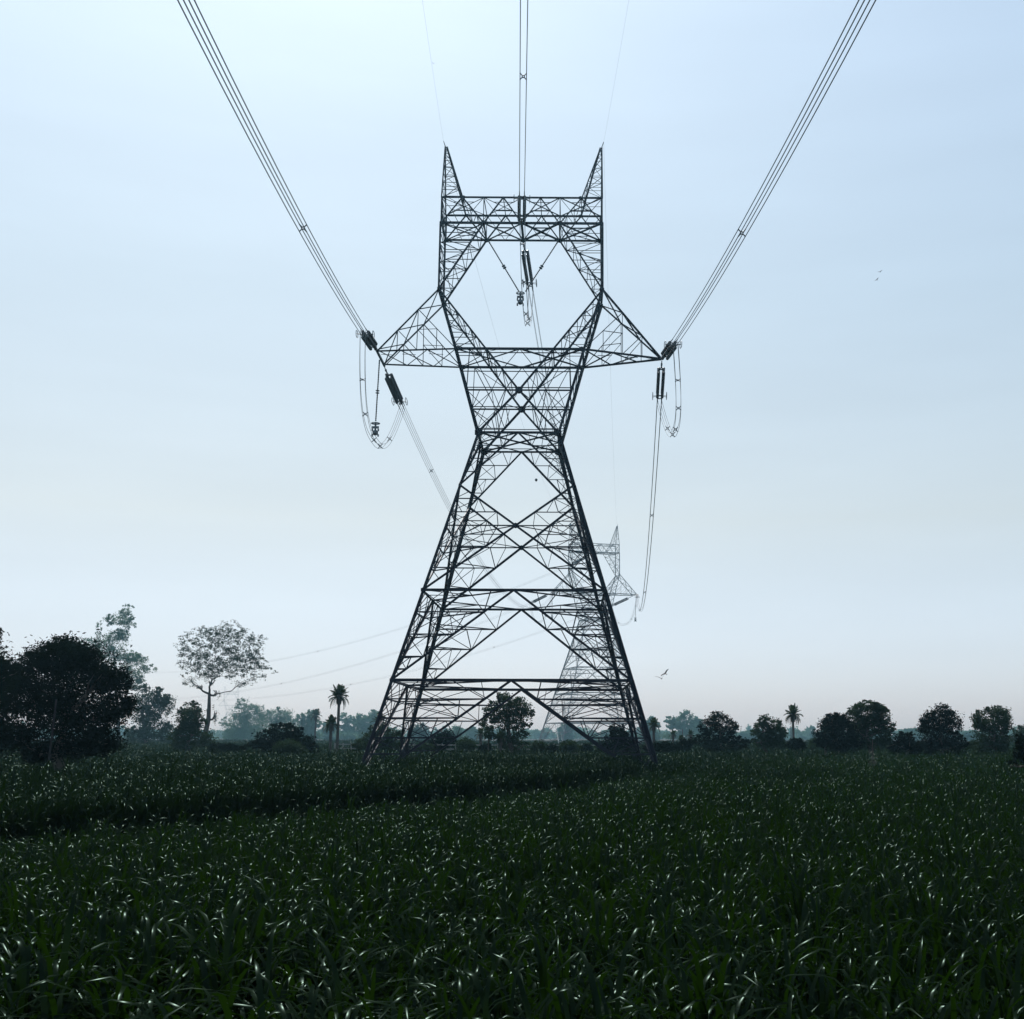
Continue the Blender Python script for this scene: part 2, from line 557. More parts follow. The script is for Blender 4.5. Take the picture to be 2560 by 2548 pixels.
            if s > 0 and right_point:
                tp = V3(9.52, f * 0.06, ZE)
            else:
                tp = V3(s * 9.5, f * 1.41, ZE)
            m('crossarm_chord', 'crossarm', E0, tp, 0.14)
            m('crossarm_chord', 'crossarm', F0, tp, 0.14)
            tn = [lerp(F0, tp, t) for t in (1 / 3, 2 / 3)]
            bn = [lerp(E0, tp, t) for t in (1 / 3, 2 / 3)]
            m('crossarm_brace', 'crossarm', tn[0], bn[0] * 0 + lerp(E0, tp, (tn[0][0] - E0[0]) / (tp[0] - E0[0])), 0.05)
            m('crossarm_brace', 'crossarm', tn[1], lerp(E0, tp, (tn[1][0] - E0[0]) / (tp[0] - E0[0])), 0.05)
            m('crossarm_brace', 'crossarm', tn[0], E0, 0.06)
            m('crossarm_brace', 'crossarm', tn[1], lerp(E0, tp, (tn[0][0] - E0[0]) / (tp[0] - E0[0])), 0.055)
            c1 = lerp(tn[0], E0, 0.5)
            m('crossarm_brace', 'crossarm', c1, V3(c1[0], c1[1], ZE), 0.045)
            vx = lerp(E0, tp, (tn[0][0] - E0[0]) / (tp[0] - E0[0]))
            m('crossarm_brace', 'crossarm', c1, lerp(tn[0], vx, 0.5), 0.045)
            m('crossarm_brace', 'crossarm', lerp(tn[0], vx, 0.5), V3(c1[0], c1[1], ZE), 0.045)
    # between front and rear
    for s in (-1, 1):
        fr = lambda x, z: (q(s * x, z, -1), q(s * x, z, 1))
        for (xa, za, xb, zb, n, sz) in ((2.603, ZD, 4.222, ZE, 5, 0.06), (4.222, ZE, 5.503, ZF, 5, 0.06), (5.503, ZF, 5.457, ZG, 6, 0.05), (ein, ZE, 5.4, ZF - .15, 6, 0.05), (0, zx2, ein, ZE, 4, 0.05), (-2.6, ZD, 0, zx2, 3, 0.05), (5.45, ZF + .1, 2.58, ZG, 6, 0.045)):
            a, b = fr(xa, za)
            c, d = fr(xb, zb)
            zig('window' if zb < ZF + .1 else 'cage', a, c, b, d, n, sz)
        zig('bridge_beam', *[q(s * 5.457, ZG, -1), q(s * 5.498, ZH, -1), q(s * 5.457, ZG, 1), q(s * 5.498, ZH, 1)], 2, 0.06, cross=True)
        zig('bridge_beam', *[q(s * 4.07, ZH, -1), q(s * 2.58, ZG, -1), q(s * 4.07, ZH, 1), q(s * 2.58, ZG, 1)], 3, 0.045)
        zig('horn', q(s * 5.498, ZH, -1), V3(s * 5.5, -.07, ZT), q(s * 5.498, ZH, 1), V3(s * 5.5, .07, ZT), 6, 0.038)
        zig('horn', q(s * 4.07, ZH, -1), V3(s * 5.38, -.07, ZT), q(s * 4.07, ZH, 1), V3(s * 5.38, .07, ZT), 6, 0.038)
        m('horn_spike', 'horn', V3(s * 5.45, 0, ZT - .1), V3(s * 5.63, 0, ZT + .42), 0.05)
        m('belt_beam', 'window', *fr(5.503, ZF), 0.12)
        m('belt_beam', 'window', *fr(4.222, ZE), 0.14)
        m('belt_beam', 'window', *fr(ein, ZE), 0.09)
        for x in (5.457, 2.58):
            m('bridge_strut', 'bridge_beam', *fr(x, ZG), 0.13)
        for x in (5.498, 4.07, 2.6, 1.27):
            m('bridge_strut', 'bridge_beam', *fr(x, ZH), 0.06)
        # bottom and top plan bracing of the bridge
        for (xa, xb, z, sz) in ((0, 2.58, ZG, 0.12), (2.58, 5.457, ZG, 0.10), (0, 2.6, ZH, 0.06), (2.6, 5.498, ZH, 0.06)):
            m('plan_brace', 'bridge_beam', q(s * xa, z, -1), q(s * xb, z, 1), sz)
            m('plan_brace', 'bridge_beam', q(s * xa, z, 1), q(s * xb, z, -1), sz)
            c = (q(s * xa, z, -1) + q(s * xb, z, 1)) / 2
            m('lacing_brace', 'bridge_beam', c + V3(-.7, -.7, 0), c + V3(.7, -.7, 0), 0.04)
            m('lacing_brace', 'bridge_beam', c + V3(-.6, .65, 0), c + V3(.6, .65, 0), 0.04)
        # crossarm plan bracing
        m('plan_brace', 'crossarm', q(0, ZE, -1), q(s * 4.222, ZE, 1), 0.10)
        m('plan_brace', 'crossarm', q(0, ZE, 1), q(s * 4.222, ZE, -1), 0.10)
        m('plan_brace', 'crossarm', q(s * 2.1, ZE, -1), q(s * 2.1, ZE, 1), 0.05)
        m('plan_brace', 'crossarm', q(s * 1.2, ZE, -1), q(s * 3.2, ZE, -.4), 0.04)
        pt = s > 0 and right_point
        ends = [V3(s * 9.5, f * (0.06 if pt else 1.41), ZE) for f in (-1, 1)]
        e = [q(s * 4.222, ZE, f) for f in (-1, 1)]
        for (t0, t1) in ((0, .36), (.36, .70), (.70, .97)):
            m('plan_brace', 'crossarm', lerp(e[0], ends[0], t0), lerp(e[1], ends[1], t1), 0.075)
            m('plan_brace', 'crossarm', lerp(e[1], ends[1], t0), lerp(e[0], ends[0], t1), 0.075)
            c0, c1 = lerp(e[0], ends[0], (t0 + t1) / 2), lerp(e[1], ends[1], (t0 + t1) / 2)
            m('lacing_brace', 'crossarm', lerp(c0, c1, .3), lerp(lerp(e[0], ends[0], t1), lerp(e[1], ends[1], t1), .25), 0.04)
        ft = [q(s * 5.503, ZF, f) for f in (-1, 1)]
        tri = [(0, 0, 1 / 3), (1 / 3, 1 / 3, 2 / 3), (2 / 3, 2 / 3, .98)]
        for (ta, tb, tc) in tri:
            m('crossarm_brace', 'crossarm', lerp(ft[0], ends[0], tc if tc < .9 else .97), lerp(ft[1], ends[1], tb), 0.08)
            m('crossarm_brace', 'crossarm', lerp(ft[0], ends[0], ta), lerp(ft[1], ends[1], tc), 0.075)
        if not pt:
            m('tip_beam', 'crossarm', V3(s * 9.5, -1.75, ZE - .02), V3(s * 9.5, 1.75, ZE - .02), 0.16)
    for f in (-1, 1):
        m('bridge_chord', 'bridge_beam', q(-5.457, ZG, f), q(5.457, ZG, f), 0.17 if f < 0 else 0.14)
        m('bridge_chord', 'bridge_beam', q(-5.498, ZH, f), q(5.498, ZH, f), 0.11 if f < 0 else 0.14)
        m('crossarm_chord', 'crossarm', q(-4.222, ZE, f), q(4.222, ZE, f), 0.18)
        P.append((q(0, ZG, f), 0.36, 0))
        P.append((q(4.0, ZH, f), 0.26, 0))
        P.append((q(-4.0, ZH, f), 0.26, 0))
    m('bridge_strut', 'bridge_beam', q(0, ZG, -1), q(0, ZG, 1), 0.2)
    return L, P

# unit angle-section member shared by every steel bar
def unit_angle():
    t = 0.16
    prof = [(-.5, -.5), (.5, -.5), (.5, -.5 + t), (-.5 + t, -.5 + t), (-.5 + t, .5), (-.5, .5)]
    v = [(x, y, z) for z in (0, 1) for (x, y) in prof]
    f = [(i, (i + 1) % 6, 6 + (i + 1) % 6, 6 + i) for i in range(6)]
    f += [(5, 4, 3, 2, 1, 0), (6, 7, 8, 9, 10, 11)]
    return v, f
AV, AF = unit_angle()
angle_mesh = bpy.data.meshes.new('angle_bar')
angle_mesh.from_pydata(AV, [], AF)
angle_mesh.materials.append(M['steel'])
plate_mesh = bpy.data.meshes.new('gusset_plate')
pvv = [(x * math.cos(a), y, x * math.sin(a)) for y in (-.5, .5) for (x, a) in [(1, R(30)), (.8, R(90)), (1, R(150)), (1, R(210)), (.8, R(270)), (1, R(330))]]
plate_mesh.from_pydata(pvv, [], [(i, (i + 1) % 6, 6 + (i + 1) % 6, 6 + i) for i in range(6)] + [(5, 4, 3, 2, 1, 0), (6, 7, 8, 9, 10, 11)])
plate_mesh.materials.append(M['steel'])

def bar_matrix(p, q, s):
    p, q = Vector(p), Vector(q)
    d = q - p
    rq = d.to_track_quat('Z', 'Y') if abs(d.normalized().z) < .999 else Quaternion()
    if abs(d.normalized().z) >= .999 and d.z < 0:
        rq = Quaternion((0, 1, 0, 0))
    return Matrix.Translation(p) @ rq.to_matrix().to_4x4() @ Matrix.Diagonal((s, s, d.length, 1))

def join_bars(members):
    g = Geo()
    for (_, _, p, q, s) in members:
        mx = bar_matrix(p, q, s)
        g.add([mx @ Vector(v) for v in AV], AF)
    return g

def steel_tower(loc, rotz, label, ext=0.0, right_point=True, detail=True):
    root = empty('transmission_tower', loc, label, 'pylon', 'steel lattice pylons of the power line', rotz)
    mem, plates = tower_members(ext, right_point)
    if detail:
        by = {}
        for t in mem:
            by.setdefault(t[0], []).append(t)
        for name, lst in by.items():
            lst.sort(key=lambda t: -np.linalg.norm(t[2] - t[3]) * t[4])
            for t in lst[:290]:
                o = bpy.data.objects.new(name, angle_mesh)
                link(o, root)
                o.matrix_local = bar_matrix(t[2], t[3], t[4])
            if len(lst) > 290:
                join_bars(lst[290:]).build(name, M['steel'], root, kind='stuff')
        for (p, s, k) in plates:
            o = bpy.data.objects.new('gusset_plate', plate_mesh)
            link(o, root)
            o.matrix_local = Matrix.Translation(Vector(p)) @ Matrix.Rotation(k * math.pi / 2, 4, 'Z') @ Matrix.Diagonal((s * .55, 0.05, s * .62, 1))
    else:
        by = {}
        for t in mem:
            key = t[0] if t[0] == 'leg' else {'window': 'window_frame', 'body': 'body_lattice'}.get(t[1], t[1])
            if t[1] == 'crossarm' and (t[2][0] + t[3][0]) != 0:
                by.setdefault(('crossarm', t[2][0] + t[3][0] > 0), []).append(t)
            elif t[1] in ('horn', 'cage'):
                by.setdefault((key, t[2][0] + t[3][0] > 0), []).append(t)
            elif t[0] == 'leg':
                by.setdefault((key, t[2][0] > 0, t[2][1] > 0), []).append(t)
            else:
                by.setdefault((key,), []).append(t)
        for key, lst in by.items():
            join_bars(lst).build(key[0], M['hazed_steel'], root)
    return root

T1 = np.array([-4.29, 75.523, 0.0])
T1R = R(0.622)
T2 = np.array([2.246, 256.835, 5.909])
T2R = R(16.48)
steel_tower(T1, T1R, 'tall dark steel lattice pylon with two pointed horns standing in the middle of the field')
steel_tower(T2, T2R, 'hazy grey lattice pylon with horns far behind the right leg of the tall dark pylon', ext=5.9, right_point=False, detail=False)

def tw(T, a, p):
    c, s = math.cos(a), math.sin(a)
    return np.array([T[0] + p[0] * c - p[1] * s, T[1] + p[0] * s + p[1] * c, T[2] + p[2]])

# ------------------------------------------------------------------ insulators and wires
def disc_string_mesh(name, length, n, r):
    g = Geo()
    prof = [(0.02, 0)]
    h = length / n
    for i in range(n):
        z = i * h
        prof += [(0.035, z + h * .15), (r, z + h * .45), (r * .9, z + h * .62), (0.035, z + h * .8)]
    prof.append((0.02, length))
    g.lathe(prof, 8)
    me = bpy.data.meshes.new(name)
    me.from_pydata(g.v, [], g.f)
    me.materials.append(M['glass'])
    return me
STR = disc_string_mesh('disc_string', 4.1, 22, 0.112)
PIL = disc_string_mesh('disc_string', 1.75, 16, 0.055)

def ring_geo(rx, rz, tube=0.022, n=20):
    g = Geo()
    pts = [(0, math.copysign(abs(math.cos(2 * math.pi * i / n)) ** .7, math.cos(2 * math.pi * i / n)) * rx, math.copysign(abs(math.sin(2 * math.pi * i / n)) ** .7, math.sin(2 * math.pi * i / n)) * rz) for i in range(n + 1)]
    g.tube(pts, tube, 5, cap=False)
    return g
RING = ring_geo(0.20, 0.42)
ring_mesh = bpy.data.meshes.new('grading_ring')
ring_mesh.from_pydata(RING.v, [], RING.f)
ring_mesh.materials.append(M['fitting'])
BS = 0.31                                                        # bundle spacing
STRING_LEN = 6.6

def frame_of(d):
    z = Vector(d).normalized()
    x = Vector((z.y, -z.x, 0)).normalized()                       # horizontal
    y = z.cross(x)
    return Matrix((x, y, z)).transposed()

def tension_string(p, d, label, small=False):
    """strain insulator assembly from p along d; returns its far end"""
    d = Vector(d).normalized()
    root = empty('insulator_string', p, label, 'insulator', 'strain insulator strings of the pylons')
    rm = frame_of(d).to_4x4()
    link_g = Geo()
    link_g.tube([(0, 0, 0), (0, 0, .5)], .035, 6)
    link_g.tube([(0, 0, .45), (0, 0, 1.05)], .05, 6)
    link_g.box((0, 0, .5), .12, .12, .12)
    o = link_g.build('link_rod', M['fitting'], root)
    o.matrix_local = rm
    yk = Geo()
    for s in (-1, 1):
        yk.tube([(0, 0, 1.0), (s * .15, 0, 1.2), (s * .17, 0, 1.4)], .035, 6)
        yk.tube([(s * .17, -.17, 1.38), (s * .17, .17, 1.38)], .04, 6)
    yk.box((0, 0, 1.28), .36, .05, .1)
    o = yk.build('yoke_plate', M['fitting'], root)
    o.matrix_local = rm
    ye = Geo()
    for s in (-1, 1):
        ye.tube([(s * .17, -.17, 5.5), (s * .17, .17, 5.5)], .045, 6)
        for t in (-1, 1):
            ye.tube([(s * .17, t * .17, 5.5), (s * BS / 2, t * BS / 2, 6.0), (s * BS / 2, t * BS / 2, STRING_LEN)], [.03, .035, .028], 6)
        ye.tube([(s * .2, 0, 5.5), (s * .50, 0, 5.55)], .02, 5)
        ye.tube([(s * .2, 0, 5.6), (s * .50, 0, 5.75)], .015, 5)
    ye.box((0, 0, 5.5), .42, .06, .1)
    ye.box((0, 0, 6.0), BS, .05, .08)
    o = ye.build('yoke_plate', M['fitting'], root)
    o.matrix_local = rm
    for s in (-1, 1):
        for t in (-1, 1):
            o = bpy.data.objects.new('disc_string', STR)
            link(o, root)
            o.matrix_local = rm @ Matrix.Translation((s * .17, t * .17, 1.4))
        o = bpy.data.objects.new('grading_ring', ring_mesh)
        link(o, root)
        o.matrix_local = rm @ Matrix.Translation((s * .50, 0, 5.55))
    return np.array(p) + np.array(d) * STRING_LEN

def four(path):
    """offsets a centre path to the four wires of a bundle"""
    out = []
    path = [Vector(tuple(map(float, p))) for p in path]
    for s in (-1, 1):
        for t in (-1, 1):
            w = []
            for i, p in enumerate(path):
                d = path[min(i + 1, len(path) - 1)] - path[max(i - 1, 0)]
                fr = frame_of(d) if math.hypot(d.x, d.y) > 1e-4 else Matrix.Identity(3)
                w.append(p + fr @ Vector((s * BS / 2, t * BS / 2, 0)))
            out.append(w)
    return out

def spacer_geo():
    g = Geo()
    n = 8
    ring = [(math.cos(2 * math.pi * i / n) * .055, math.sin(2 * math.pi * i / n) * .055, 0) for i in range(n + 1)]
    g.tube(ring, .03, 5, cap=False)
    for s in (-1, 1):
        for t in (-1, 1):
            g.tube([(s * .045, t * .045, 0), (s * .1, t * .1, 0), (s * BS / 2 * 1.06, t * BS / 2 * 1.06, 0)], [.030, .026, .034], 5)
    return g
sg = spacer_geo()
spacer_mesh = bpy.data.meshes.new('spacer')
spacer_mesh.from_pydata(sg.v, [], sg.f)
spacer_mesh.materials.append(M['fitting'])

def bundle(name, path, label, cat, group, spacers, r=0.016, n=5, scale=1.0, wm='wire'):
    root = empty(name, path[0], label, cat, group)
    o0 = Vector(tuple(map(float, path[0])))
    for w in four(path):
        g = Geo()
        g.tube([p - o0 for p in w], r, n)
        g.build('conductor', M[wm], root)
    P = [Vector(tuple(map(float, p))) for p in path]
    cum = [0]
    for i in range(len(P) - 1):
        cum.append(cum[-1] + (P[i + 1] - P[i]).length)
    for s in spacers:
        L = s * cum[-1] if s <= 1 else s
        for i in range(len(P) - 1):
            if cum[i] <= L <= cum[i + 1]:
                p = P[i].lerp(P[i + 1], (L - cum[i]) / (cum[i + 1] - cum[i]))
                o = bpy.data.objects.new('spacer', spacer_mesh)
                link(o, root)
                o.matrix_local = Matrix.Translation(p - o0) @ frame_of(P[i + 1] - P[i]).to_4x4() @ Matrix.Diagonal((scale, scale, scale, 1))
                break
    return root

def para(p0, p1, sag, n=40):
    p0, p1 = np.array(p0), np.array(p1)
    return [p0 + (p1 - p0) * t - np.array([0, 0, 4 * sag * t * (1 - t)]) for t in np.linspace(0, 1, n)]

FH, FA, FB = 0.05707, 0.15491, 0.001117                              # heading, slope, curvature of the spans over the camera
def front_path(p, n=40, length=150.0):
    out = []
    for s in np.linspace(STRING_LEN, length, n):
        out.append(np.array([p[0] + math.sin(FH) * s, p[1] - math.cos(FH) * s, p[2] - FA * s + FB * s * s]))
    return out

OUT = R(47)                                                       # heading of the line beyond the far pylon, to the left
att1 = {'left': ((-9.5, -1.75, ZE - .1), (-9.5, 1.75, ZE - .1)), 'centre': ((0, -1.45, ZG - .1), (0, 1.45, ZG - .1)), 'right': ((9.56, -.12, ZE - .1), (9.56, .12, ZE - .1))}
att2 = {k: ((x, -1.6, z), (x, 1.6, z)) for k, x, z in (('left', -9.5, ZE - .1), ('centre', 0, ZG - .1), ('right', 9.5, ZE - .1))}
where = {'left': 'left arm tip', 'centre': 'bridge beam middle', 'right': 'right arm tip'}
SP1 = {'left': 19.7, 'centre': 16.5, 'right': 21.5}
for ph in ('left', 'centre', 'right'):
    # near pylon, towards the camera
    pf = tw(T1, T1R, att1[ph][0])
    d = np.array([math.sin(FH), -math.cos(FH), -FA + FB * STRING_LEN])
    e_f = tension_string(pf, d, 'dark strain insulator at the tall pylon %s, reaching towards the viewer' % where[ph])
    bundle('conductor_bundle', front_path(pf), 'four wire bundle running overhead towards the viewer from the %s' % where[ph], 'power line', 'overhead conductor bundles', [SP1[ph], 75.0], r=0.021)
    # near pylon, away from the camera
    pr = tw(T1, T1R, att1[ph][1])
    q2 = tw(T2, T2R, att2[ph][0])
    dv = q2 - pr
    Ls = np.linalg.norm(dv[:2])
    h = dv / Ls
    SAG = 8.4
    d1 = np.array([h[0], h[1], h[2] - 4 * SAG / Ls])
    e_r = tension_string(pr, d1, 'dark strain insulator at the tall pylon %s, sloping away behind it' % where[ph])
    d2 = np.array([-h[0], -h[1], -h[2] - 4 * SAG / Ls])
    e2 = tension_string(q2, d2, 'pale strain insulator at the hazy far pylon %s, facing the viewer' % where[ph])
    bundle('conductor_bundle', para(e_r, e2, SAG * .93, 48), 'wire bundle from the tall pylon %s back to the far pylon' % where[ph], 'power line', 'overhead conductor bundles', [.08 if ph == 'left' else .16, .42, .75], r=0.02 if ph == 'right' else 0.015, wm='wire' if ph == 'right' else 'hazed_wire')
    # far pylon, onwards to the left
    p2 = tw(T2, T2R, att2[ph][1])
    do = np.array([-math.sin(OUT), math.cos(OUT), -0.27])
    e3 = tension_string(p2, do, 'pale strain insulator at the hazy far pylon %s, drooping to the left' % where[ph])
    far = e3 + np.array([-math.sin(OUT), math.cos(OUT), 0]) * 330 + np.array([0, 0, -1.0])
    bundle('conductor_bundle', para(e3, far, 17.5, 50), 'faint wire bundle leaving the far pylon %s towards the left' % where[ph], 'power line', 'overhead conductor bundles', [.12, .3, .48, .66], r=0.009, scale=1.1, wm='hazed_wire')
    # jumper loops
    for (T, a, ea, eb, drop, lab, small) in ((T1, T1R, e_f, e_r, {'left': 4.65, 'centre': 4.9, 'right': 3.85}[ph], 'tall pylon', False), (T2, T2R, e2, e3, 5.0, 'hazy far pylon', True)):
        ux = tw(T, a, (1, 0, 0)) - tw(T, a, (0, 0, 0))
        path = []
        for t in np.linspace(0, 1, 32):
            c = ea + (eb - ea) * t
            u = abs(2 * t - 1)
            k = 1 - u ** 2.6
            side = {'left': -1, 'centre': 0, 'right': 1}[ph]
            c = c + ux * side * 0.55 * k * (0.4 if small else 1)
            path.append(c - np.array([0, 0, drop * k]))
        bundle('jumper_loop', path, 'hanging jumper wire loop under the %s %s' % (lab, where[ph]), 'jumper wires', 'jumper loops', [.16, .30, .5, .62, .78] if not small else [.3, .7], r=0.014)

def pilot(p, q, label, weight=True):
    """thin post insulator from p to q, with clamp below"""
    p, q = np.array(p), np.array(q)
    d = Vector(q - p)
    root = empty('pilot_insulator', p, label, 'insulator', 'pilot insulators steadying the jumper loops')
    rm = d.to_track_quat('Z', 'Y').to_matrix().to_4x4()
    L = d.length
    sc = (L - .35) / 3.62
    for k in range(2):
        o = bpy.data.objects.new('disc_string', PIL)
        link(o, root)
        o.matrix_local = rm @ Matrix.Translation((0, 0, .15 + k * 1.87 * sc)) @ Matrix.Diagonal((1, 1, sc, 1))
    g = Geo()
    g.tube([(0, 0, -.05), (0, 0, .18)], .05, 6)
    g.tube([(0, 0, .15 + 1.72 * sc), (0, 0, .15 + 1.9 * sc)], .03, 6)
    for z in (.15 + 1.74 * sc, .15 + 1.88 * sc):
        g.tube([(0, 0, z - .02), (0, 0, z + .02)], .13, 8)
    o = g.build('coupling', M['fitting'], root)
    o.matrix_local = rm
    if weight:
        c = Geo()
        zz = float(q[2] - p[2])
        base = Vector((float(q[0] - p[0]), float(q[1] - p[1]), zz))
        n = 14
        c.tube([base + Vector((math.cos(2 * math.pi * i / n) * .28, math.sin(2 * math.pi * i / n) * .28, .05)) for i in range(n + 1)], .03, 5, cap=False)
        c.box(base + Vector((0, 0, .05)), .5, .05, .05)
        c.tube([base + Vector((0, 0, .1)), base + Vector((0, 0, -.7))], .07, 6)
        c.box(base + Vector((0, 0, -.22)), .46, .1, .14)
        c.tube([base + Vector((0, 0, -.42)), base + Vector((0, 0, -.5)), base + Vector((0, 0, -.68)), base + Vector((0, 0, -.76))], [.1, .19, .19, .1], 8)
        for s in (-1, 1):
            c.box(base + Vector((s * .2, 0, -.4)), .09, .16, .14)
            c.box(base + Vector((s * .2, 0, -.78)), .09, .16, .14)
        c.build('clamp_weight', M['fitting'], root)
    return root
pilot(tw(T1, T1R, (-9.62, .35, ZE - .1)), tw(T1, T1R, (-9.7, .2, ZE - 4.6)), 'long vertical pilot insulator hanging from the left crossarm tip of the tall pylon')
pilot(tw(T1, T1R, (-2.45, 1.3, ZG - .1)), tw(T1, T1R, (-.12, .6, ZG - 4.3)), 'left slanting arm of the V shaped insulator pair under the bridge beam', True)
pilot(tw(T1, T1R, (2.45, 1.3, ZG - .1)), tw(T1, T1R, (.12, .6, ZG - 4.3)), 'right slanting arm of the V shaped insulator pair under the bridge beam', False)
pilot(tw(T2, T2R, (9.5, -1.0, ZE - .1)), tw(T2, T2R, (9.3, -1.0, ZE - 5.2)), 'vertical pilot insulator hanging from the right crossarm tip of the hazy far pylon')
pilot(tw(T2, T2R, (-9.5, .3, ZE - .1)), tw(T2, T2R, (-9.5, .3, ZE - 5.0)), 'vertical pilot insulator hanging from the left crossarm tip of the hazy far pylon')
for s, w in ((-1, 'left'), (1, 'right')):
    p = tw(T1, T1R, (s * 5.63, 0, ZT + .4))
    g = Geo()
    g.tube([np.array([p[0] + math.sin(FH) * t, p[1] - math.cos(FH) * t, p[2] - .11 * t + .0012 * t * t]) for t in np.linspace(0, 150, 40)], 0.0045, 4)
    g.build('earth_wire', M['wire'], label='thin earth wire rising overhead from the %s horn of the tall pylon' % w, cat='earth wire', group='thin earth wires')
    g = Geo()
    g.tube(para(p, tw(T2, T2R, (s * 5.5, 0, ZT)), 6.0, 30), 0.007, 4)
    g.build('earth_wire', M['wire'], label='thin earth wire from the %s horn of the tall pylon to the far pylon' % w, cat='earth wire', group='thin earth wires')

# ghost pylons of another line, far out in the haze
far_mem = [t for t in tower_members(0.0, False)[0] if t[4] > 0.09]
far_geo = join_bars([(a, b, c, d, e * 0.75) for a, b, c, d, e in far_mem])
far_me = bpy.data.meshes.new('transmission_tower')
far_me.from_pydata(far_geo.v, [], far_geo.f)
far_me.materials.append(M['hazed_steel'])
for (px, d, sc, lab) in ((572, 1150, 1.2, 'ghostly pylon barely showing in the haze between the open crowned tree and the pale poplars'),):
    o = bpy.data.objects.new('transmission_tower', far_me)
    link(o, label=lab, cat='pylon', group='steel lattice pylons of the power line')
    w = at(px, 1842, d)
    o.location = (w[0], d, -2)
    o.rotation_euler = (0, 0, R(25))
    o.scale = (sc, sc, sc)

# ------------------------------------------------------------------ trees
def leaf_quads(c, nrm_rand, size, rg, aspect=0.5, droop=0.0):
    """diamond leaves at centres c (n,3)"""
    n = len(c)
    d = rg.normal(size=(n, 3))
    d[:, 2] = d[:, 2] * .6 - droop
    d /= np.linalg.norm(d, axis=1)[:, None]
    o = rg.normal(size=(n, 3))
    w = np.cross(d, o)
    w /= np.linalg.norm(w, axis=1)[:, None] + 1e-9
    s = size * rg.uniform(.6, 1.4, n)[:, None]
    v = np.empty((n, 4, 3))
    v[:, 0] = c - d * s * .5
    v[:, 1] = c + w * s * aspect * .5
    v[:, 2] = c + d * s * .5
    v[:, 3] = c - w * s * aspect * .5
    return v.reshape(-1, 3)

def blob_points(bl, n, rg, surf=0.5, lump=0.5):
    """points in ellipsoids gathered into sprigs (uneven outline, gaps)"""
    out = []
    vols = np.array([b[3] * b[4] * b[5] for b in bl]) ** (2 / 3)
    vols = vols / vols.sum()
    for b, w in zip(bl, vols):
        k = max(3, int(n * w))
        nc = max(6, int(k / 24))
        u = rg.normal(size=(nc, 3))
        u /= np.linalg.norm(u, axis=1)[:, None]
        r = rg.uniform(surf, 1.0, nc) ** .6 * (.86 if surf == .31 else 1.0)
        cc = u * r[:, None]
        ids = rg.integers(0, nc, k)
        pts = cc[ids] + np.clip(rg.normal(size=(k, 3)), -1.7, 1.7) * (lump * rg.uniform(.14, .46, nc))[ids][:, None]
        out.append(pts * np.array([b[3], b[4], b[5]]) + np.array([b[0], b[1], b[2]]))
    return np.concatenate(out)

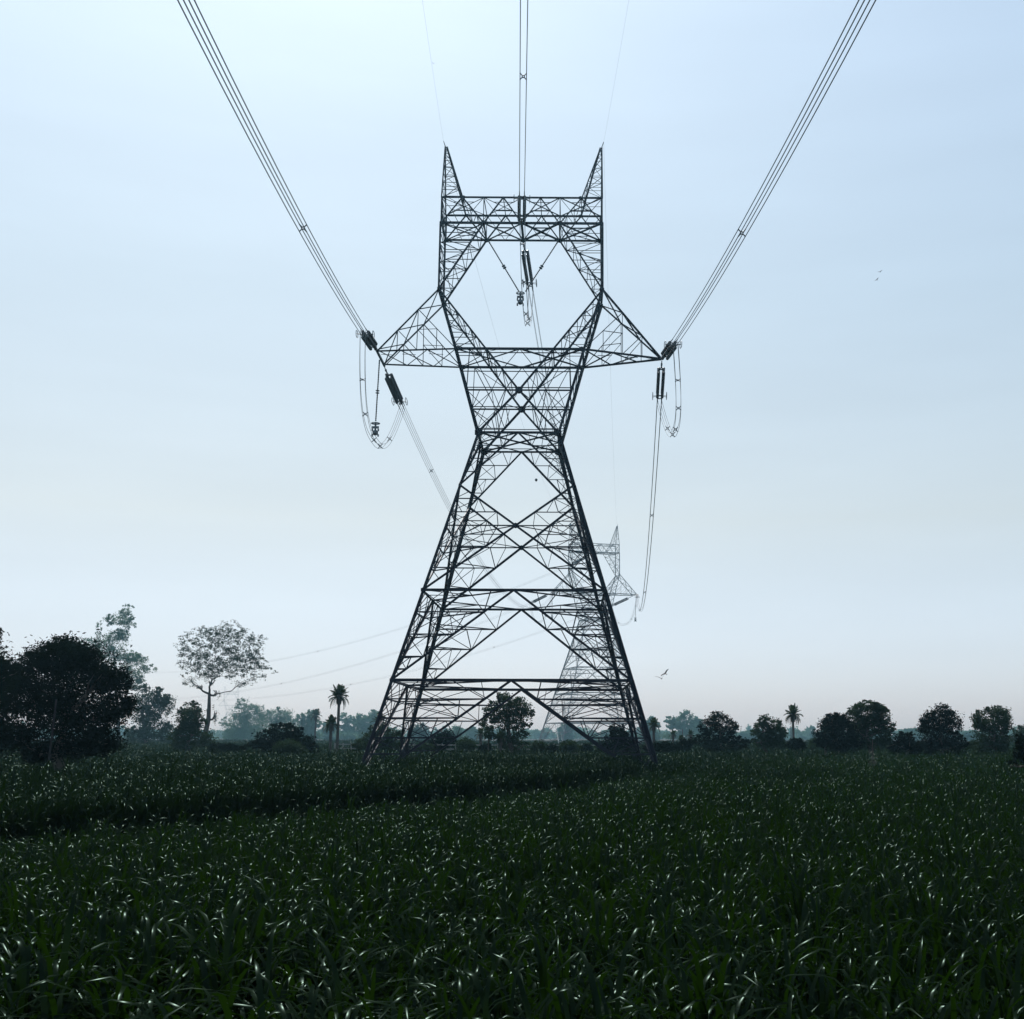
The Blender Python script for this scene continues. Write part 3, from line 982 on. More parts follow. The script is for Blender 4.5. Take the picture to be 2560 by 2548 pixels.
def make_tree(name, label, d, blobs, base, trunk_r, n_leaf, leaf, m='leaf', bark='bark', surf=0.45, lump=0.6, seed=0, trunk_top=None, cat='tree', group=None, aspect=0.5, droop=0.0, sub=3, limbs=True, hidden=1.4):
    """blobs: (px, py, rx_px, ry_px) crown lobes; base: px of the trunk at the ground"""
    rg = np.random.default_rng(seed + 11)
    ppm = F_PX / d
    n_leaf = int(n_leaf * (1.9 if 'mango' in name else 2.1))
    extra = []
    for (px, py, rx, ry) in blobs:
        if rx > 19 and limbs and 'mango' not in name:
            for _ in range(3 if rx > 32 else 2):
                a_ = rg.uniform(-.35, math.pi + .35)
                k_ = rg.uniform(.22, .40)
                extra.append((px + math.cos(a_) * rx * .84, py - math.sin(a_) * ry * .84, rx * k_, ry * k_ * rg.uniform(.8, 1.3)))
    blobs = [(px, py, rx * .90, ry * .90) for (px, py, rx, ry) in blobs] + extra
    leaf = leaf * .62
    bx = at(base, 1842, d)[0]
    root = empty(name, (bx, d, 0), label, cat, group)
    org = np.array([bx, d, 0])
    W = []
    for i, (px, py, rx, ry) in enumerate(blobs):
        c = at(px, py, d)
        rx_, rz_ = rx / ppm, ry / ppm
        ry_ = (rx_ * .7 + rz_ * .3)
        dy = 0.0 if len(blobs) == 1 else rg.uniform(-.6, .6) * max(rx_, 1.0)
        W.append((c[0] - bx, dy, max(c[2], rz_ * .5), rx_, ry_, rz_))
    pts = blob_points(W, n_leaf, rg, surf, lump)
    pts = pts[pts[:, 2] > 0.15]
    v = leaf_quads(pts, 1, leaf, rg, aspect, droop)
    f = np.arange(len(v)).reshape(-1, 4)
    me = fast_mesh('crown', v, f)
    o = bpy.data.objects.new('crown', me)
    link(o, root, M[m])
    top = at(*(trunk_top or (blobs[0][0], blobs[0][1])), d) - org
    if trunk_top is None:
        top[2] = max(top[2] * .7, .4)
    g = Geo()
    n = 6
    path = []
    for i in range(n):
        t = i / (n - 1)
        path.append((top[0] * t + rg.normal() * trunk_r * .5 * (0 < i < n - 1), rg.normal() * trunk_r * .5, -.2 + (top[2] + .2) * t))
    g.tube(path, [trunk_r * (1.25 - .75 * i / (n - 1)) for i in range(n)], 8)
    g.build('trunk', M[bark], root, smooth=True)
    if limbs:
        lg = Geo()
        nodes = [(np.array(q_), trunk_r * .55) for q_ in path[2:]]
        tp = np.array(path[-1])
        for b in sorted(W, key=lambda b: np.linalg.norm(np.array(b[:3]) - tp)):
            c = np.array(b[:3])
            def cost(nd):
                v_ = c - nd[0]
                return np.linalg.norm(v_) + .45 * np.linalg.norm(nd[0] - tp) + (1.5 * max(0, nd[0][2] - c[2]))
            st, rs = min(nodes, key=cost)
            mid = (st + c) / 2 + np.array([0, 0, -.10 * np.linalg.norm(c - st)]) + rg.normal(size=3) * .12
            q1 = [st + (mid - st) * .5 + rg.normal(size=3) * .05, mid, (mid + c) / 2 + np.array([0, 0, .05]), c]
            r0 = rs * .78
            lg.tube([st] + q1, [r0, r0 * .9, r0 * .8, r0 * .65, r0 * .5], 6)
            nodes += [(q1[1], r0 * .8), (q1[2], r0 * .65), (c, r0 * .5)]
            for _ in range(sub):
                u = rg.normal(size=3)
                u /= np.linalg.norm(u)
                u[2] = abs(u[2]) * .8
                e = c + u * np.array(b[3:6]) * rg.uniform(.6, .95)
                s2 = mid + (c - mid) * rg.uniform(0, .9)
                lg.tube([s2, (s2 + e) / 2 + rg.normal(size=3) * .12, e], [r0 * .45, r0 * .3, r0 * .1], 5)
        lg.build('limb', M[bark], root, smooth=True)
    return root

def ring_blobs(px, py, rx, ry, n, k=.42, seed=1, jit=.12):
    """lobes filling an irregular dome"""
    r = random.Random(seed)
    out = [(px, py, rx * .6, ry * .6)]
    for i in range(n):
        a = 2 * math.pi * i / n + r.uniform(-.3, .3)
        q = r.uniform(.55, .72)
        out.append((px + math.cos(a) * rx * q, py - math.sin(a) * ry * q, rx * k * r.uniform(.75, 1.2), ry * k * r.uniform(.75, 1.2)))
    return out

# -- big dark trees on the left
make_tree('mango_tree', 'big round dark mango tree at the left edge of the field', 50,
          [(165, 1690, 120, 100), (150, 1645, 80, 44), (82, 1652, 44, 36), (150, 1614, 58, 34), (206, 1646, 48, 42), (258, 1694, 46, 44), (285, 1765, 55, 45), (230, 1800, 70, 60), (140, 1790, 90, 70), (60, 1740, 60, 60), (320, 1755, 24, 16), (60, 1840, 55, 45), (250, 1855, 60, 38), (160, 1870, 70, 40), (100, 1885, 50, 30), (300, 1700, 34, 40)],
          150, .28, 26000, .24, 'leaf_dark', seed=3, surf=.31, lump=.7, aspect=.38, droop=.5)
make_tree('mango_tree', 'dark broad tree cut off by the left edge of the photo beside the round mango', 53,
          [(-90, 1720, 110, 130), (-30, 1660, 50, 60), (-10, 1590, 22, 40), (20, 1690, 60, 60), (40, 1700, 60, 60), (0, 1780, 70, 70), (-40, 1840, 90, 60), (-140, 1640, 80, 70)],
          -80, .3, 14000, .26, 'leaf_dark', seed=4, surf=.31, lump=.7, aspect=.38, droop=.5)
# -- tall ragged tree behind them
make_tree('eucalyptus_tree', 'tall ragged thin crowned tree rising pale behind the round mango', 330,
          [(318, 1528, 20, 18), (300, 1548, 34, 22), (275, 1552, 16, 16), (322, 1560, 18, 16), (310, 1590, 24, 20), (285, 1600, 34, 28), (255, 1620, 26, 36), (225, 1610, 26, 16), (300, 1640, 40, 26), (330, 1665, 34, 30), (345, 1650, 26, 14), (370, 1672, 22, 12), (320, 1700, 34, 26), (246, 1575, 8, 26)],
          300, .5, 6400, .8, 'leaf_pale', seed=5, trunk_top=(285, 1640), surf=.2, lump=.55, aspect=.4, droop=.5, sub=4)
# -- middle left group
make_tree('acacia_tree', 'flat topped tree with forked trunks to the right of the round mango', 240,
          [(355, 1722, 26, 12), (395, 1735, 24, 16), (370, 1755, 42, 26), (415, 1765, 26, 26), (350, 1790, 34, 28), (385, 1820, 46, 36), (340, 1850, 40, 30), (420, 1840, 30, 30)],
          372, .4, 7600, .62, 'leaf', seed=6, surf=.25, lump=.6)
make_tree('broadleaf_tree', 'dark upright bushy tree just left of the open crowned tree trunk', 118,
          [(478, 1775, 28, 24), (470, 1800, 30, 34), (490, 1800, 26, 30), (480, 1840, 42, 36), (450, 1850, 30, 30), (520, 1850, 22, 28)],
          480, .25, 4600, .34, 'leaf', seed=7, surf=.25, lump=.6)
make_tree('siris_tree', 'tall open crowned tree with spreading fan of limbs standing left of the palms', 175,
          [(560, 1580, 40, 18), (500, 1585, 34, 18), (468, 1600, 26, 14), (520, 1610, 34, 20), (600, 1590, 34, 20), (630, 1600, 22, 18), (470, 1635, 32, 20), (450, 1660, 18, 12), (520, 1645, 34, 20), (570, 1640, 34, 20), (620, 1635, 30, 20), (640, 1655, 30, 18), (660, 1668, 26, 10), (600, 1670, 30, 16), (540, 1670, 24, 16), (470, 1700, 28, 18), (520, 1690, 30, 18), (495, 1715, 16, 12), (610, 1705, 32, 14), (650, 1690, 22, 11), (685, 1680, 10, 7), *[(558 + 108 * math.sqrt(u_) * math.cos(a_), 1630 - 66 * math.sqrt(u_) * math.sin(a_), 24, 17) for u_, a_ in [((i_ + .5) / 34, i_ * 2.4) for i_ in range(34)]], (560, 1610, 40, 24), (600, 1650, 42, 26), (520, 1662, 40, 24), (560, 1665, 36, 24), (480, 1668, 30, 18), (640, 1672, 28, 12), (490, 1640, 26, 20), (585, 1640, 36, 22), (540, 1595, 26, 18), (640, 1630, 22, 18), (505, 1690, 18, 14), (575, 1690, 24, 12), (545, 1735, 12, 16), (535, 1790, 10, 30), (530, 1700, 16, 12)],
          510, .42, 9000, .36, 'leaf', seed=8, trunk_top=(524, 1735), surf=.1, lump=.6, aspect=.45, sub=5, droop=.3)
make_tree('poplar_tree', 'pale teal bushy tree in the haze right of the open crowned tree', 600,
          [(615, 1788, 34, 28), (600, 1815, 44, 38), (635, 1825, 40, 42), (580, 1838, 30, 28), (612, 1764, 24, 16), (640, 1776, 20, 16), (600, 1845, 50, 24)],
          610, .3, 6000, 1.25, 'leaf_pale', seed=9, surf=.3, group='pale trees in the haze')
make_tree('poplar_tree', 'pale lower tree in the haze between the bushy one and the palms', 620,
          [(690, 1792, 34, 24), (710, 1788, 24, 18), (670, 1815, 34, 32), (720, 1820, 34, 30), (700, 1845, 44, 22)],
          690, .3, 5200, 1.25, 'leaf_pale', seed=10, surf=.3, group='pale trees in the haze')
make_tree('spreading_shrub', 'dark dome shaped bush in front of the pale trees left of the palms', 98,
          [(710, 1835, 46, 28), (670, 1850, 40, 26), (740, 1855, 50, 24), (690, 1865, 60, 22), (770, 1870, 30, 14), (722, 1815, 24, 10)],
          705, .16, 6000, .26, 'leaf_dark', seed=12, surf=.3, cat='bush')
make_tree('vine_mound', 'low rounded creeper mound at the foot of the dark dome shaped bush', 92,
          [(722, 1866, 32, 16), (705, 1872, 22, 12), (748, 1874, 20, 10)],
          722, .08, 2600, .2, 'leaf', seed=13, surf=.6, cat='bush', limbs=False)
make_tree('low_shrub', 'low dark shrubs in the crop edge left of the dome shaped bush', 104,
          [(575, 1872, 24, 14), (600, 1875, 24, 12), (545, 1870, 20, 14)],
          575, .08, 1800, .26, 'leaf_dark', seed=14, cat='bush', limbs=False)
# -- behind the tall pylon
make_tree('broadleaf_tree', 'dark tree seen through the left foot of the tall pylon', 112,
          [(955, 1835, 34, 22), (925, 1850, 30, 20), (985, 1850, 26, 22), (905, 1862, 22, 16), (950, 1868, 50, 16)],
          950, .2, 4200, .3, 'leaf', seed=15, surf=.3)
make_tree('broadleaf_tree', 'pale rounded tree in the haze inside the left foot of the pylon', 560,
          [(1050, 1822, 20, 14), (1045, 1840, 26, 18), (1065, 1845, 20, 16)],
          1050, .4, 1800, 1.2, 'leaf', seed=16, group='pale trees in the haze')
make_tree('broadleaf_tree', 'small dark tree between the rear left leg and the centre of the pylon', 118,
          [(1112, 1842, 22, 18), (1100, 1860, 26, 20), (1125, 1862, 22, 20)],
          1112, .16, 2400, .28, 'leaf_dark', seed=17)
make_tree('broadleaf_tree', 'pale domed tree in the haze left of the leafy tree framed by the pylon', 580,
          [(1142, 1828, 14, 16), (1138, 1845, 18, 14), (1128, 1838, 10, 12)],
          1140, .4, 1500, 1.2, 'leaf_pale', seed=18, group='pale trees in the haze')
make_tree('broadleaf_tree', 'large leafy tree framed under the middle of the tall pylon', 106,
          [(1268, 1765, 40, 26), (1240, 1775, 30, 22), (1300, 1770, 30, 26), (1222, 1800, 26, 18), (1265, 1800, 38, 30), (1312, 1790, 22, 22), (1300, 1815, 26, 16), (1312, 1838, 16, 10), (1275, 1840, 32, 26), (1282, 1868, 38, 22), (1205, 1812, 12, 8), (1262, 1740, 22, 10)],
          1282, .24, 6000, .3, 'leaf', seed=19, trunk_top=(1270, 1790), surf=.3, lump=.65)
make_tree('slender_tree', 'thin bare stemmed young tree left of the leafy tree under the pylon', 104,
          [(1223, 1822, 14, 10), (1218, 1838, 10, 10), (1230, 1842, 10, 10)],
          1221, .07, 800, .24, 'leaf', seed=20, trunk_top=(1222, 1828))
make_tree('broadleaf_tree', 'dark dense tree behind the right foot of the tall pylon', 104,
          [(1545, 1838, 24, 24), (1528, 1858, 30, 24), (1565, 1860, 28, 22), (1545, 1880, 46, 14), (1535, 1822, 14, 12)],
          1545, .2, 4600, .28, 'leaf_dark', seed=21, surf=.3)
# -- bushes along the fence
bush_at = [(1060, 1870, 26, 14, 'hedge bush at the left end of the rail fence behind the pylon'),
           (1092, 1872, 20, 12, 'second hedge bush from the left end of the rail fence'),
           (1165, 1862, 26, 18, 'hedge bush left of the slender young tree under the pylon'),
           (1215, 1872, 18, 14, 'hedge bush right under the slender young tree'),
           (1345, 1866, 20, 16, 'hedge bush immediately right of the large leafy tree under the pylon'),
           (1382, 1872, 16, 11, 'small hedge bush at the left foot of the hazy far pylon'),
           (1424, 1866, 26, 16, 'widest hedge bush, in front of the hazy far pylon'),
           (1465, 1872, 18, 12, 'hedge bush right of the widest one by the far pylon'),
           (1498, 1874, 18, 10, 'low hedge bush next to the dark dense tree at the right foot')]
for i, (px, py, rx, ry, lab) in enumerate(bush_at):
    make_tree('hedge_bush', 'dark ' + lab, 112 + i % 3, [(px, py, rx, ry), (px - rx * .5, py + 4, rx * .6, ry * .9), (px + rx * .5, py + 3, rx * .6, ry * .9)],
              px, .06, 1500, .24, 'leaf_dark' if i % 2 else 'leaf', seed=30 + i, cat='bush', limbs=False, group='hedge bushes along the fence', surf=.35)
# -- right hand side
make_tree('broadleaf_tree', 'dark loose leaved tree right of the small hazy palms', 108,
          [(1800, 1800, 30, 20), (1775, 1815, 26, 18), (1822, 1818, 24, 18), (1800, 1835, 44, 24), (1765, 1850, 36, 18), (1840, 1858, 34, 18), (1800, 1865, 60, 16), (1795, 1793, 10, 10)],
          1800, .18, 4600, .3, 'leaf_dark', seed=41, surf=.3, lump=.75)
make_tree('low_shrub', 'low dark scrub left of the loose leaved tree on the right', 104,
          [(1655, 1866, 30, 14), (1630, 1872, 24, 10), (1690, 1868, 26, 12), (1718, 1860, 20, 16)],
          1660, .08, 2400, .26, 'leaf_dark', seed=42, cat='bush', limbs=False)
make_tree('broadleaf_tree', 'mid green pyramid shaped tree just left of the lone palm', 112,
          [(1905, 1802, 18, 14), (1925, 1812, 26, 18), (1905, 1830, 26, 24), (1940, 1835, 28, 22), (1920, 1855, 42, 20), (1950, 1862, 26, 12)],
          1920, .2, 4600, .28, 'leaf', seed=43, surf=.35, lump=.6)
make_tree('low_shrub', 'small dark shrub at the foot of the lone palm', 104,
          [(1992, 1858, 20, 14), (2005, 1864, 16, 10), (1978, 1866, 18, 8)],
          1992, .08, 1400, .24, 'leaf_dark', seed=44, cat='bush', limbs=False)
make_tree('yucca_shrub', 'spiky pale shrub between the lone palm and the large double tree', 108,
          [(2034, 1856, 16, 12), (2026, 1866, 14, 8)],
          2032, .05, 900, .3, 'leaf', seed=45, cat='bush', limbs=False, aspect=.2)
make_tree('broadleaf_tree', 'darker lower half of the large double tree on the right', 96,
          [(2090, 1810, 40, 26), (2068, 1832, 30, 24), (2115, 1830, 40, 34), (2090, 1855, 46, 28), (2060, 1850, 20, 14), (2120, 1865, 36, 20), (2095, 1800, 22, 14)],
          2100, .22, 7000, .27, 'leaf_dark', seed=46, surf=.3, lump=.65)
make_tree('broadleaf_tree', 'taller round half of the large double tree on the right', 98,
          [(2170, 1785, 50, 26), (2145, 1780, 26, 20), (2200, 1795, 30, 26), (2175, 1815, 52, 30), (2150, 1830, 36, 30), (2205, 1830, 28, 26), (2180, 1860, 44, 18), (2168, 1762, 30, 12), (2215, 1850, 20, 20)],
          2175, .24, 7600, .28, 'leaf', seed=47, trunk_top=(2172, 1815), surf=.3, lump=.65)
make_tree('broadleaf_tree', 'small dark tree filling the gap right of the large double tree', 95,
          [(2265, 1848, 26, 18), (2250, 1866, 26, 16), (2285, 1866, 26, 18), (2265, 1878, 40, 10)],
          2265, .14, 3400, .26, 'leaf_dark', seed=48, surf=.3)
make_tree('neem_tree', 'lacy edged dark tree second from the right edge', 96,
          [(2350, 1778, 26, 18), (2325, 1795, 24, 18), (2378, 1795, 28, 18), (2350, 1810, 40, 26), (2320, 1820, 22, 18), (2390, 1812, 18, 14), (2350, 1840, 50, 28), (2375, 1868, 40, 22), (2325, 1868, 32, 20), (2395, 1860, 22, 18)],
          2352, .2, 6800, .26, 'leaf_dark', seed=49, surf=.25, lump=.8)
make_tree('neem_tree', 'lacy edged grey green tree nearest the right edge', 98,
          [(2485, 1782, 30, 16), (2455, 1792, 24, 16), (2512, 1795, 24, 18), (2480, 1808, 40, 22), (2450, 1812, 20, 14), (2520, 1815, 16, 16), (2480, 1840, 42, 26), (2470, 1868, 40, 20), (2510, 1862, 26, 20)],
          2482, .2, 6800, .26, 'leaf', seed=50, surf=.25, lump=.8)
make_tree('broadleaf_tree', 'hazy dark tree half cut off by the right edge', 140,
          [(2550, 1830, 20, 14), (2575, 1825, 30, 16), (2560, 1850, 34, 22), (2600, 1850, 40, 26)],
          2570, .2, 2600, .34, 'leaf', seed=51)
make_tree('spreading_shrub', 'nearest dark bush leaning in at the right edge of the field', 46,
          [(2560, 1858, 22, 20), (2580, 1880, 40, 26), (2550, 1885, 18, 22), (2600, 1850, 40, 30), (2545, 1908, 14, 8), (2600, 1900, 50, 24)],
          2590, .1, 4200, .16, 'leaf_dark', seed=52, surf=.3, cat='bush')

# -- far wood melting into the haze
def far_wood(name, specs, seed, leaf, n, m):
    rg = np.random.default_rng(seed)
    allv = []
    for (px, py, rx, ry, d) in specs:
        ppm = F_PX / d
        c = at(px, py, d)
        W = [(c[0] + rg.normal() * rx / ppm * .5, c[1] + rg.normal() * rx / ppm * .5, max(.5, c[2] + rg.normal() * ry / ppm * .35), rx / ppm * rg.uniform(.5, .8), rx / ppm * .7, ry / ppm * rg.uniform(.6, 1.0)) for _ in range(4)]
        W.append((c[0], c[1], max(.5, c[2] - ry / ppm * .6), rx / ppm, rx / ppm, ry / ppm * .9))
        W.append((c[0], c[1] - 6, 1.2, rx / ppm * 1.3, rx / ppm * .5, 2.2))
        p = blob_points(W, n, rg, .3, .7)
        p = p[p[:, 2] > 0]
        allv.append(leaf_quads(p, 1, leaf * d / 500, rg))
    v = np.concatenate(allv)
    o = bpy.data.objects.new(name, fast_mesh(name, v, np.arange(len(v)).reshape(-1, 4)))
    link(o, None, M[m], kind='stuff')
    return o
rw = random.Random(5)
specs = []
for px in range(-250, 2850, 24):
    d = rw.uniform(1000, 1500)
    specs.append((px + rw.uniform(-10, 10), 1838 - rw.uniform(0, 6), rw.uniform(14, 26), rw.uniform(8, 15), d))
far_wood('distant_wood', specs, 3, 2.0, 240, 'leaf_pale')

def far_tree(px, py, rx, ry, d, label, m='leaf_pale', seed=0):
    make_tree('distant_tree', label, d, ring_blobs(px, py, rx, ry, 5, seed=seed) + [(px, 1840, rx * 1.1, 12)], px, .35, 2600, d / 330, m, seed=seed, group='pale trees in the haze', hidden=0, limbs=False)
far_tree(768, 1808, 34, 32, 609, 'faint pale tree behind the small hazy palm', seed=61)
far_tree(826, 1822, 22, 20, 754, 'faint pale tree behind the middle palm', seed=62)
far_tree(880, 1812, 42, 30, 754, 'faint pale tree right of the tall palm', seed=63)
far_tree(922, 1808, 34, 32, 725, 'faint pale tree just left of the pylon foot', seed=64)
far_tree(1625, 1812, 24, 20, 754, 'faint grey tree right behind the hazy palm by the pylon foot', seed=65)
far_tree(1700, 1806, 44, 28, 725, 'wide faint grey tree above the small hazy palms', seed=66)
far_tree(1742, 1815, 26, 20, 754, 'faint grey tree left of the loose leaved tree', seed=67)
far_tree(1870, 1838, 20, 10, 870, 'faint grey tree in the gap left of the pyramid tree', seed=68)
far_tree(1415, 1825, 20, 16, 870, 'faint grey tree by the left foot of the far pylon', seed=69)
far_tree(1180, 1830, 18, 14, 870, 'faint grey tree left of the leafy tree under the pylon', seed=70)
far_tree(2280, 1830, 26, 10, 870, 'faint grey tree in the gap right of the double tree', seed=71)
far_tree(2430, 1836, 20, 10, 870, 'faint grey tree between the two lacy trees', seed=72)

# ------------------------------------------------------------------ palms
def frond_mesh(L, droop, seed):
    rg = random.Random(seed)
    g = Geo()
    n = 12
    pts = []
    for i in range(n + 1):
        t = i / n
        pts.append(Vector((L * t * (1 - .18 * t * droop), 0, L * (.30 * t - droop * .75 * t * t))))
    g.tube(pts, [.05 * L / 2 * (1 - .85 * i / n) for i in range(n + 1)], 4)
    for i in range(2, n + 1):
        for h in (0, .5):
            if i == n and h:
                continue
            a = pts[i] if not h else pts[i].lerp(pts[i + 1], .5)
            t = (i + h) / n
            ll = L * .32 * math.sin(math.pi * (0.12 + .80 * t)) + .05
            for s in (-1, 1):
                tip = a + Vector((ll * .55, s * ll * .75, -ll * rg.uniform(.25, .5)))
                w = Vector((.045 * L / 2, 0, 0.01))
                mid = a.lerp(tip, .5) + Vector((0, 0, .04))
                g.add([a - w, a + w, mid + w, tip, mid - w], [(0, 1, 2, 4), (4, 2, 3)])
    me = bpy.data.meshes.new('frond')
    me.from_pydata(g.v, [], g.f)
    me.materials.append(M['palm_leaf'])
    return me
FRONDS = [frond_mesh(2.0, dr, i) for i, dr in enumerate((.25, .55, .9, 1.3))]

def palm(px, crown_py, d, crown_px, label, nf=30, seed=0, lean=0.0, trunk_r=.13, group='date palms along the field edge'):
    rg = random.Random(seed + 90)
    top = at(px, crown_py, d)
    root = empty('palm_tree', (top[0] - lean, d, 0), label, 'palm', group)
    h = top[2]
    g = Geo()
    n = 12
    pts = [(lean * (i / n) ** 1.5, 0, -.2 + (h + .2) * i / n) for i in range(n + 1)]
    rad = [trunk_r * (1.25 - .4 * min(1, i / 3)) * (1 + .06 * (i % 2)) for i in range(n)] + [trunk_r * 1.3]
    g.tube(pts, rad, 8)
    g.build('trunk', M['palm_trunk'], root)
    # skirt of old leaf bases under the crown
    L = crown_px * d / F_PX
    k = Geo()
    k.tube([(lean, 0, h - L * .62), (lean, 0, h - L * .35), (lean, 0, h - L * .05), (lean, 0, h + L * .1)], [trunk_r * 1.4, L * .22, L * .24, L * .1], 9)
    k.build('leaf_base', M['palm_trunk'], root)
    for i in range(nf):
        t = i / (nf - 1)
        mi = min(3, int(t * 4 + rg.uniform(-.4, .4))) if t > 0 else 0
        o = bpy.data.objects.new('frond', FRONDS[max(0, mi)])
        link(o, root)
        az = i * 2.399 + rg.uniform(-.2, .2)
        el = R(78 - 105 * t + rg.uniform(-8, 8))
        sc = L / 2.0 * rg.uniform(.85, 1.12)
        o.matrix_local = Matrix.Translation((lean, 0, h)) @ Matrix.Rotation(az, 4, 'Z') @ Matrix.Rotation(-el, 4, 'Y') @ Matrix.Diagonal((sc, sc, sc, 1))
    return root
palm(848, 1742, 118, 30, 'tall date palm standing highest, left of the tall pylon', seed=1, trunk_r=.16)
palm(828, 1812, 116, 24, 'shorter dark date palm leaning beside the tallest palm', seed=2, trunk_r=.17, nf=26)
palm(790, 1790, 330, 18, 'hazy pale date palm left of the tallest palm', seed=3, trunk_r=.3, nf=24)
palm(950, 1806, 118, 24, 'dark date palm seen through the left leg of the tall pylon', seed=4, trunk_r=.16, nf=22)
palm(1202, 1836, 130, 18, 'small ragged palm left of the leafy tree under the pylon', seed=5, nf=20, trunk_r=.16)
palm(1252, 1848, 104, 22, 'short trunked palm at the foot of the leafy tree under the pylon', seed=6, nf=22, trunk_r=.14)
palm(1634, 1814, 132, 20, 'hazy date palm just right of the tall pylon foot', seed=7, nf=26, trunk_r=.16)
palm(1683, 1838, 150, 14, 'small thin palm right of the hazy date palm', seed=8, nf=18, trunk_r=.14)
palm(1703, 1850, 140, 13, 'lowest small palm in the scrub right of the pylon', seed=9, nf=16, trunk_r=.14)
palm(1727, 1838, 150, 14, 'small palm closest to the loose leaved tree', seed=10, nf=18, trunk_r=.16)
palm(1982, 1788, 130, 27, 'lone date palm against the sky on the right', seed=11, nf=30, trunk_r=.15)
palm(2062, 1815, 97, 18, 'palm crown half buried in the left side of the large double tree', seed=12, nf=16, trunk_r=.12)

# ------------------------------------------------------------------ fence, poles, birds
def fence(px0, px1, d, n, label):
    a, b = at(px0, 1842, d), at(px1, 1842, d)
    root = empty('post_fence', (a[0], d, 0), label, 'fence')
    post = Geo()
    post.box((0, 0, 1.2), .12, .12, 2.4)
    me = bpy.data.meshes.new('fence_post')
    me.from_pydata(post.v, [], post.f)
    me.materials.append(M['concrete'])
    W = b[0] - a[0]
    for i in range(n + 1):
        o = bpy.data.objects.new('fence_post', me)
        link(o, root)
        o.location = (W * i / n, 0, 0)
    for z in (1.5, 1.85, 2.25):
        r = Geo()
        r.box((W / 2, -.085, z), abs(W), .05, .10)
        r.build('rail', M['concrete'], root)
fence(1000, 1560, 116, 16, 'grey post and rail fence running behind the hedge bushes and the pylon')
fence(838, 900, 122, 3, 'short length of grey rail fence right of the tallest palm')

def pole(px, py_top, d, r, label, name='wooden_pole', cat='pole', m='wood', lean=0.0):
    t = at(px, py_top, d)
    g = Geo()
    n = 6
    g.tube([(lean * i / n, 0, -.3 + (t[2] + .3) * i / n) for i in range(n + 1)], [r * (1.2 - .3 * i / n) for i in range(n + 1)], 8)
    o = g.build(name, M[m], label=label, cat=cat)
    o.location = (float(t[0] - lean), d, 0)
    return o
pole(141, 1748, 46, .042, 'bare thin pole standing in front of the round mango tree', m='dark_wood', lean=.18)
pole(1977, 1815, 132, .05, 'thin bare stick just left of the lone palm trunk')
pole(1706, 1822, 150, .05, 'thin bare stick among the small hazy palms', lean=-.1)
# withered stalk in the right field
st = empty('withered_stalk', (at(2180, 1842, 66)[0], 66, 0), 'thin withered stalk with pale husk standing above the crop on the right', 'dead plant')
g = Geo()
g.tube([(0, 0, 0), (.05, 0, 1.4), (-.02, 0, 2.4), (.04, 0, 3.0)], [.05, .045, .035, .015], 6)
g.tube([(-.01, 0, 2.3), (.16, 0, 2.7)], [.02, .008], 5)
g.build('stem', M['bark'], st)
v = leaf_quads(np.random.default_rng(4).normal(size=(60, 3)) * np.array([.09, .09, .22]) + np.array([-.05, -.05, 1.75]), 1, .26, np.random.default_rng(5), .35)
o = bpy.data.objects.new('husk', fast_mesh('husk', v, np.arange(len(v)).reshape(-1, 4)))
link(o, st, M['husk'])

def bird(px, py, d, span, label, bank=0.0, yaw=0.0, flap=.35, pitch=0.0):
    p = at(px, py, d)
    root = empty('bird', p, label, 'bird', 'birds in the sky')
    root.rotation_euler = (pitch, bank, yaw)
    s = span
    g = Geo()
    g.tube([(0, .24 * s, 0), (0, .19 * s, .005 * s), (0, .14 * s, 0), (0, .02 * s, 0), (0, -.12 * s, 0), (0, -.2 * s, 0)], [.006 * s, .03 * s, .028 * s, .055 * s, .035 * s, .012 * s], 8)
    g.add([(-.02 * s, -.16 * s, 0), (.02 * s, -.16 * s, 0), (.06 * s, -.32 * s, 0), (-.06 * s, -.32 * s, 0), (0, -.17 * s, .012 * s)], [(0, 1, 2, 3), (4, 3, 2), (4, 0, 3), (4, 2, 1)])
    g.build('body', M['feather'], root, smooth=True)
    for k in (-1, 1):
        w = Geo()
        pr = []
        for (x, c0, c1) in ((.03, .09, -.09), (.16, .12, -.10), (.3, .10, -.09), (.42, .03, -.1), (.5, -.06, -.1)):
            z = flap * x * (1 - .8 * x) * s
            pr.append([(k * x * s, c0 * s, z + .006 * s), (k * x * s, c1 * s, z), (k * x * s, (c0 + c1) / 2 * s, z + .02 * s)])
        vv = [p for row in pr for p in row]
        ff = []
        for i in range(len(pr) - 1):
            for j in range(3):
                ff.append((i * 3 + j, i * 3 + (j + 1) % 3, (i + 1) * 3 + (j + 1) % 3, (i + 1) * 3 + j))
        w.add(vv, ff)
        w.build('wing', M['feather'], root)
bird(1663, 1684, 70, .64, 'upper of two birds gliding right of the tall pylon', bank=R(-42), yaw=R(10), flap=.5, pitch=R(25))
bird(1654, 1697, 68, .64, 'lower of two birds gliding right of the tall pylon', bank=R(-14), yaw=R(-15), flap=1.1, pitch=R(10))
bird(2200, 680, 75, .36, 'upper of two tiny birds high in the right sky', bank=R(-20), flap=.6, pitch=R(40))
bird(2192, 700, 75, .36, 'lower of two tiny birds high in the right sky', bank=R(-40), flap=.6, pitch=R(40))
bird(1083, 159, 62, .26, 'single tiny bird high in the sky above the left horn', bank=R(20), flap=.8, pitch=R(30))
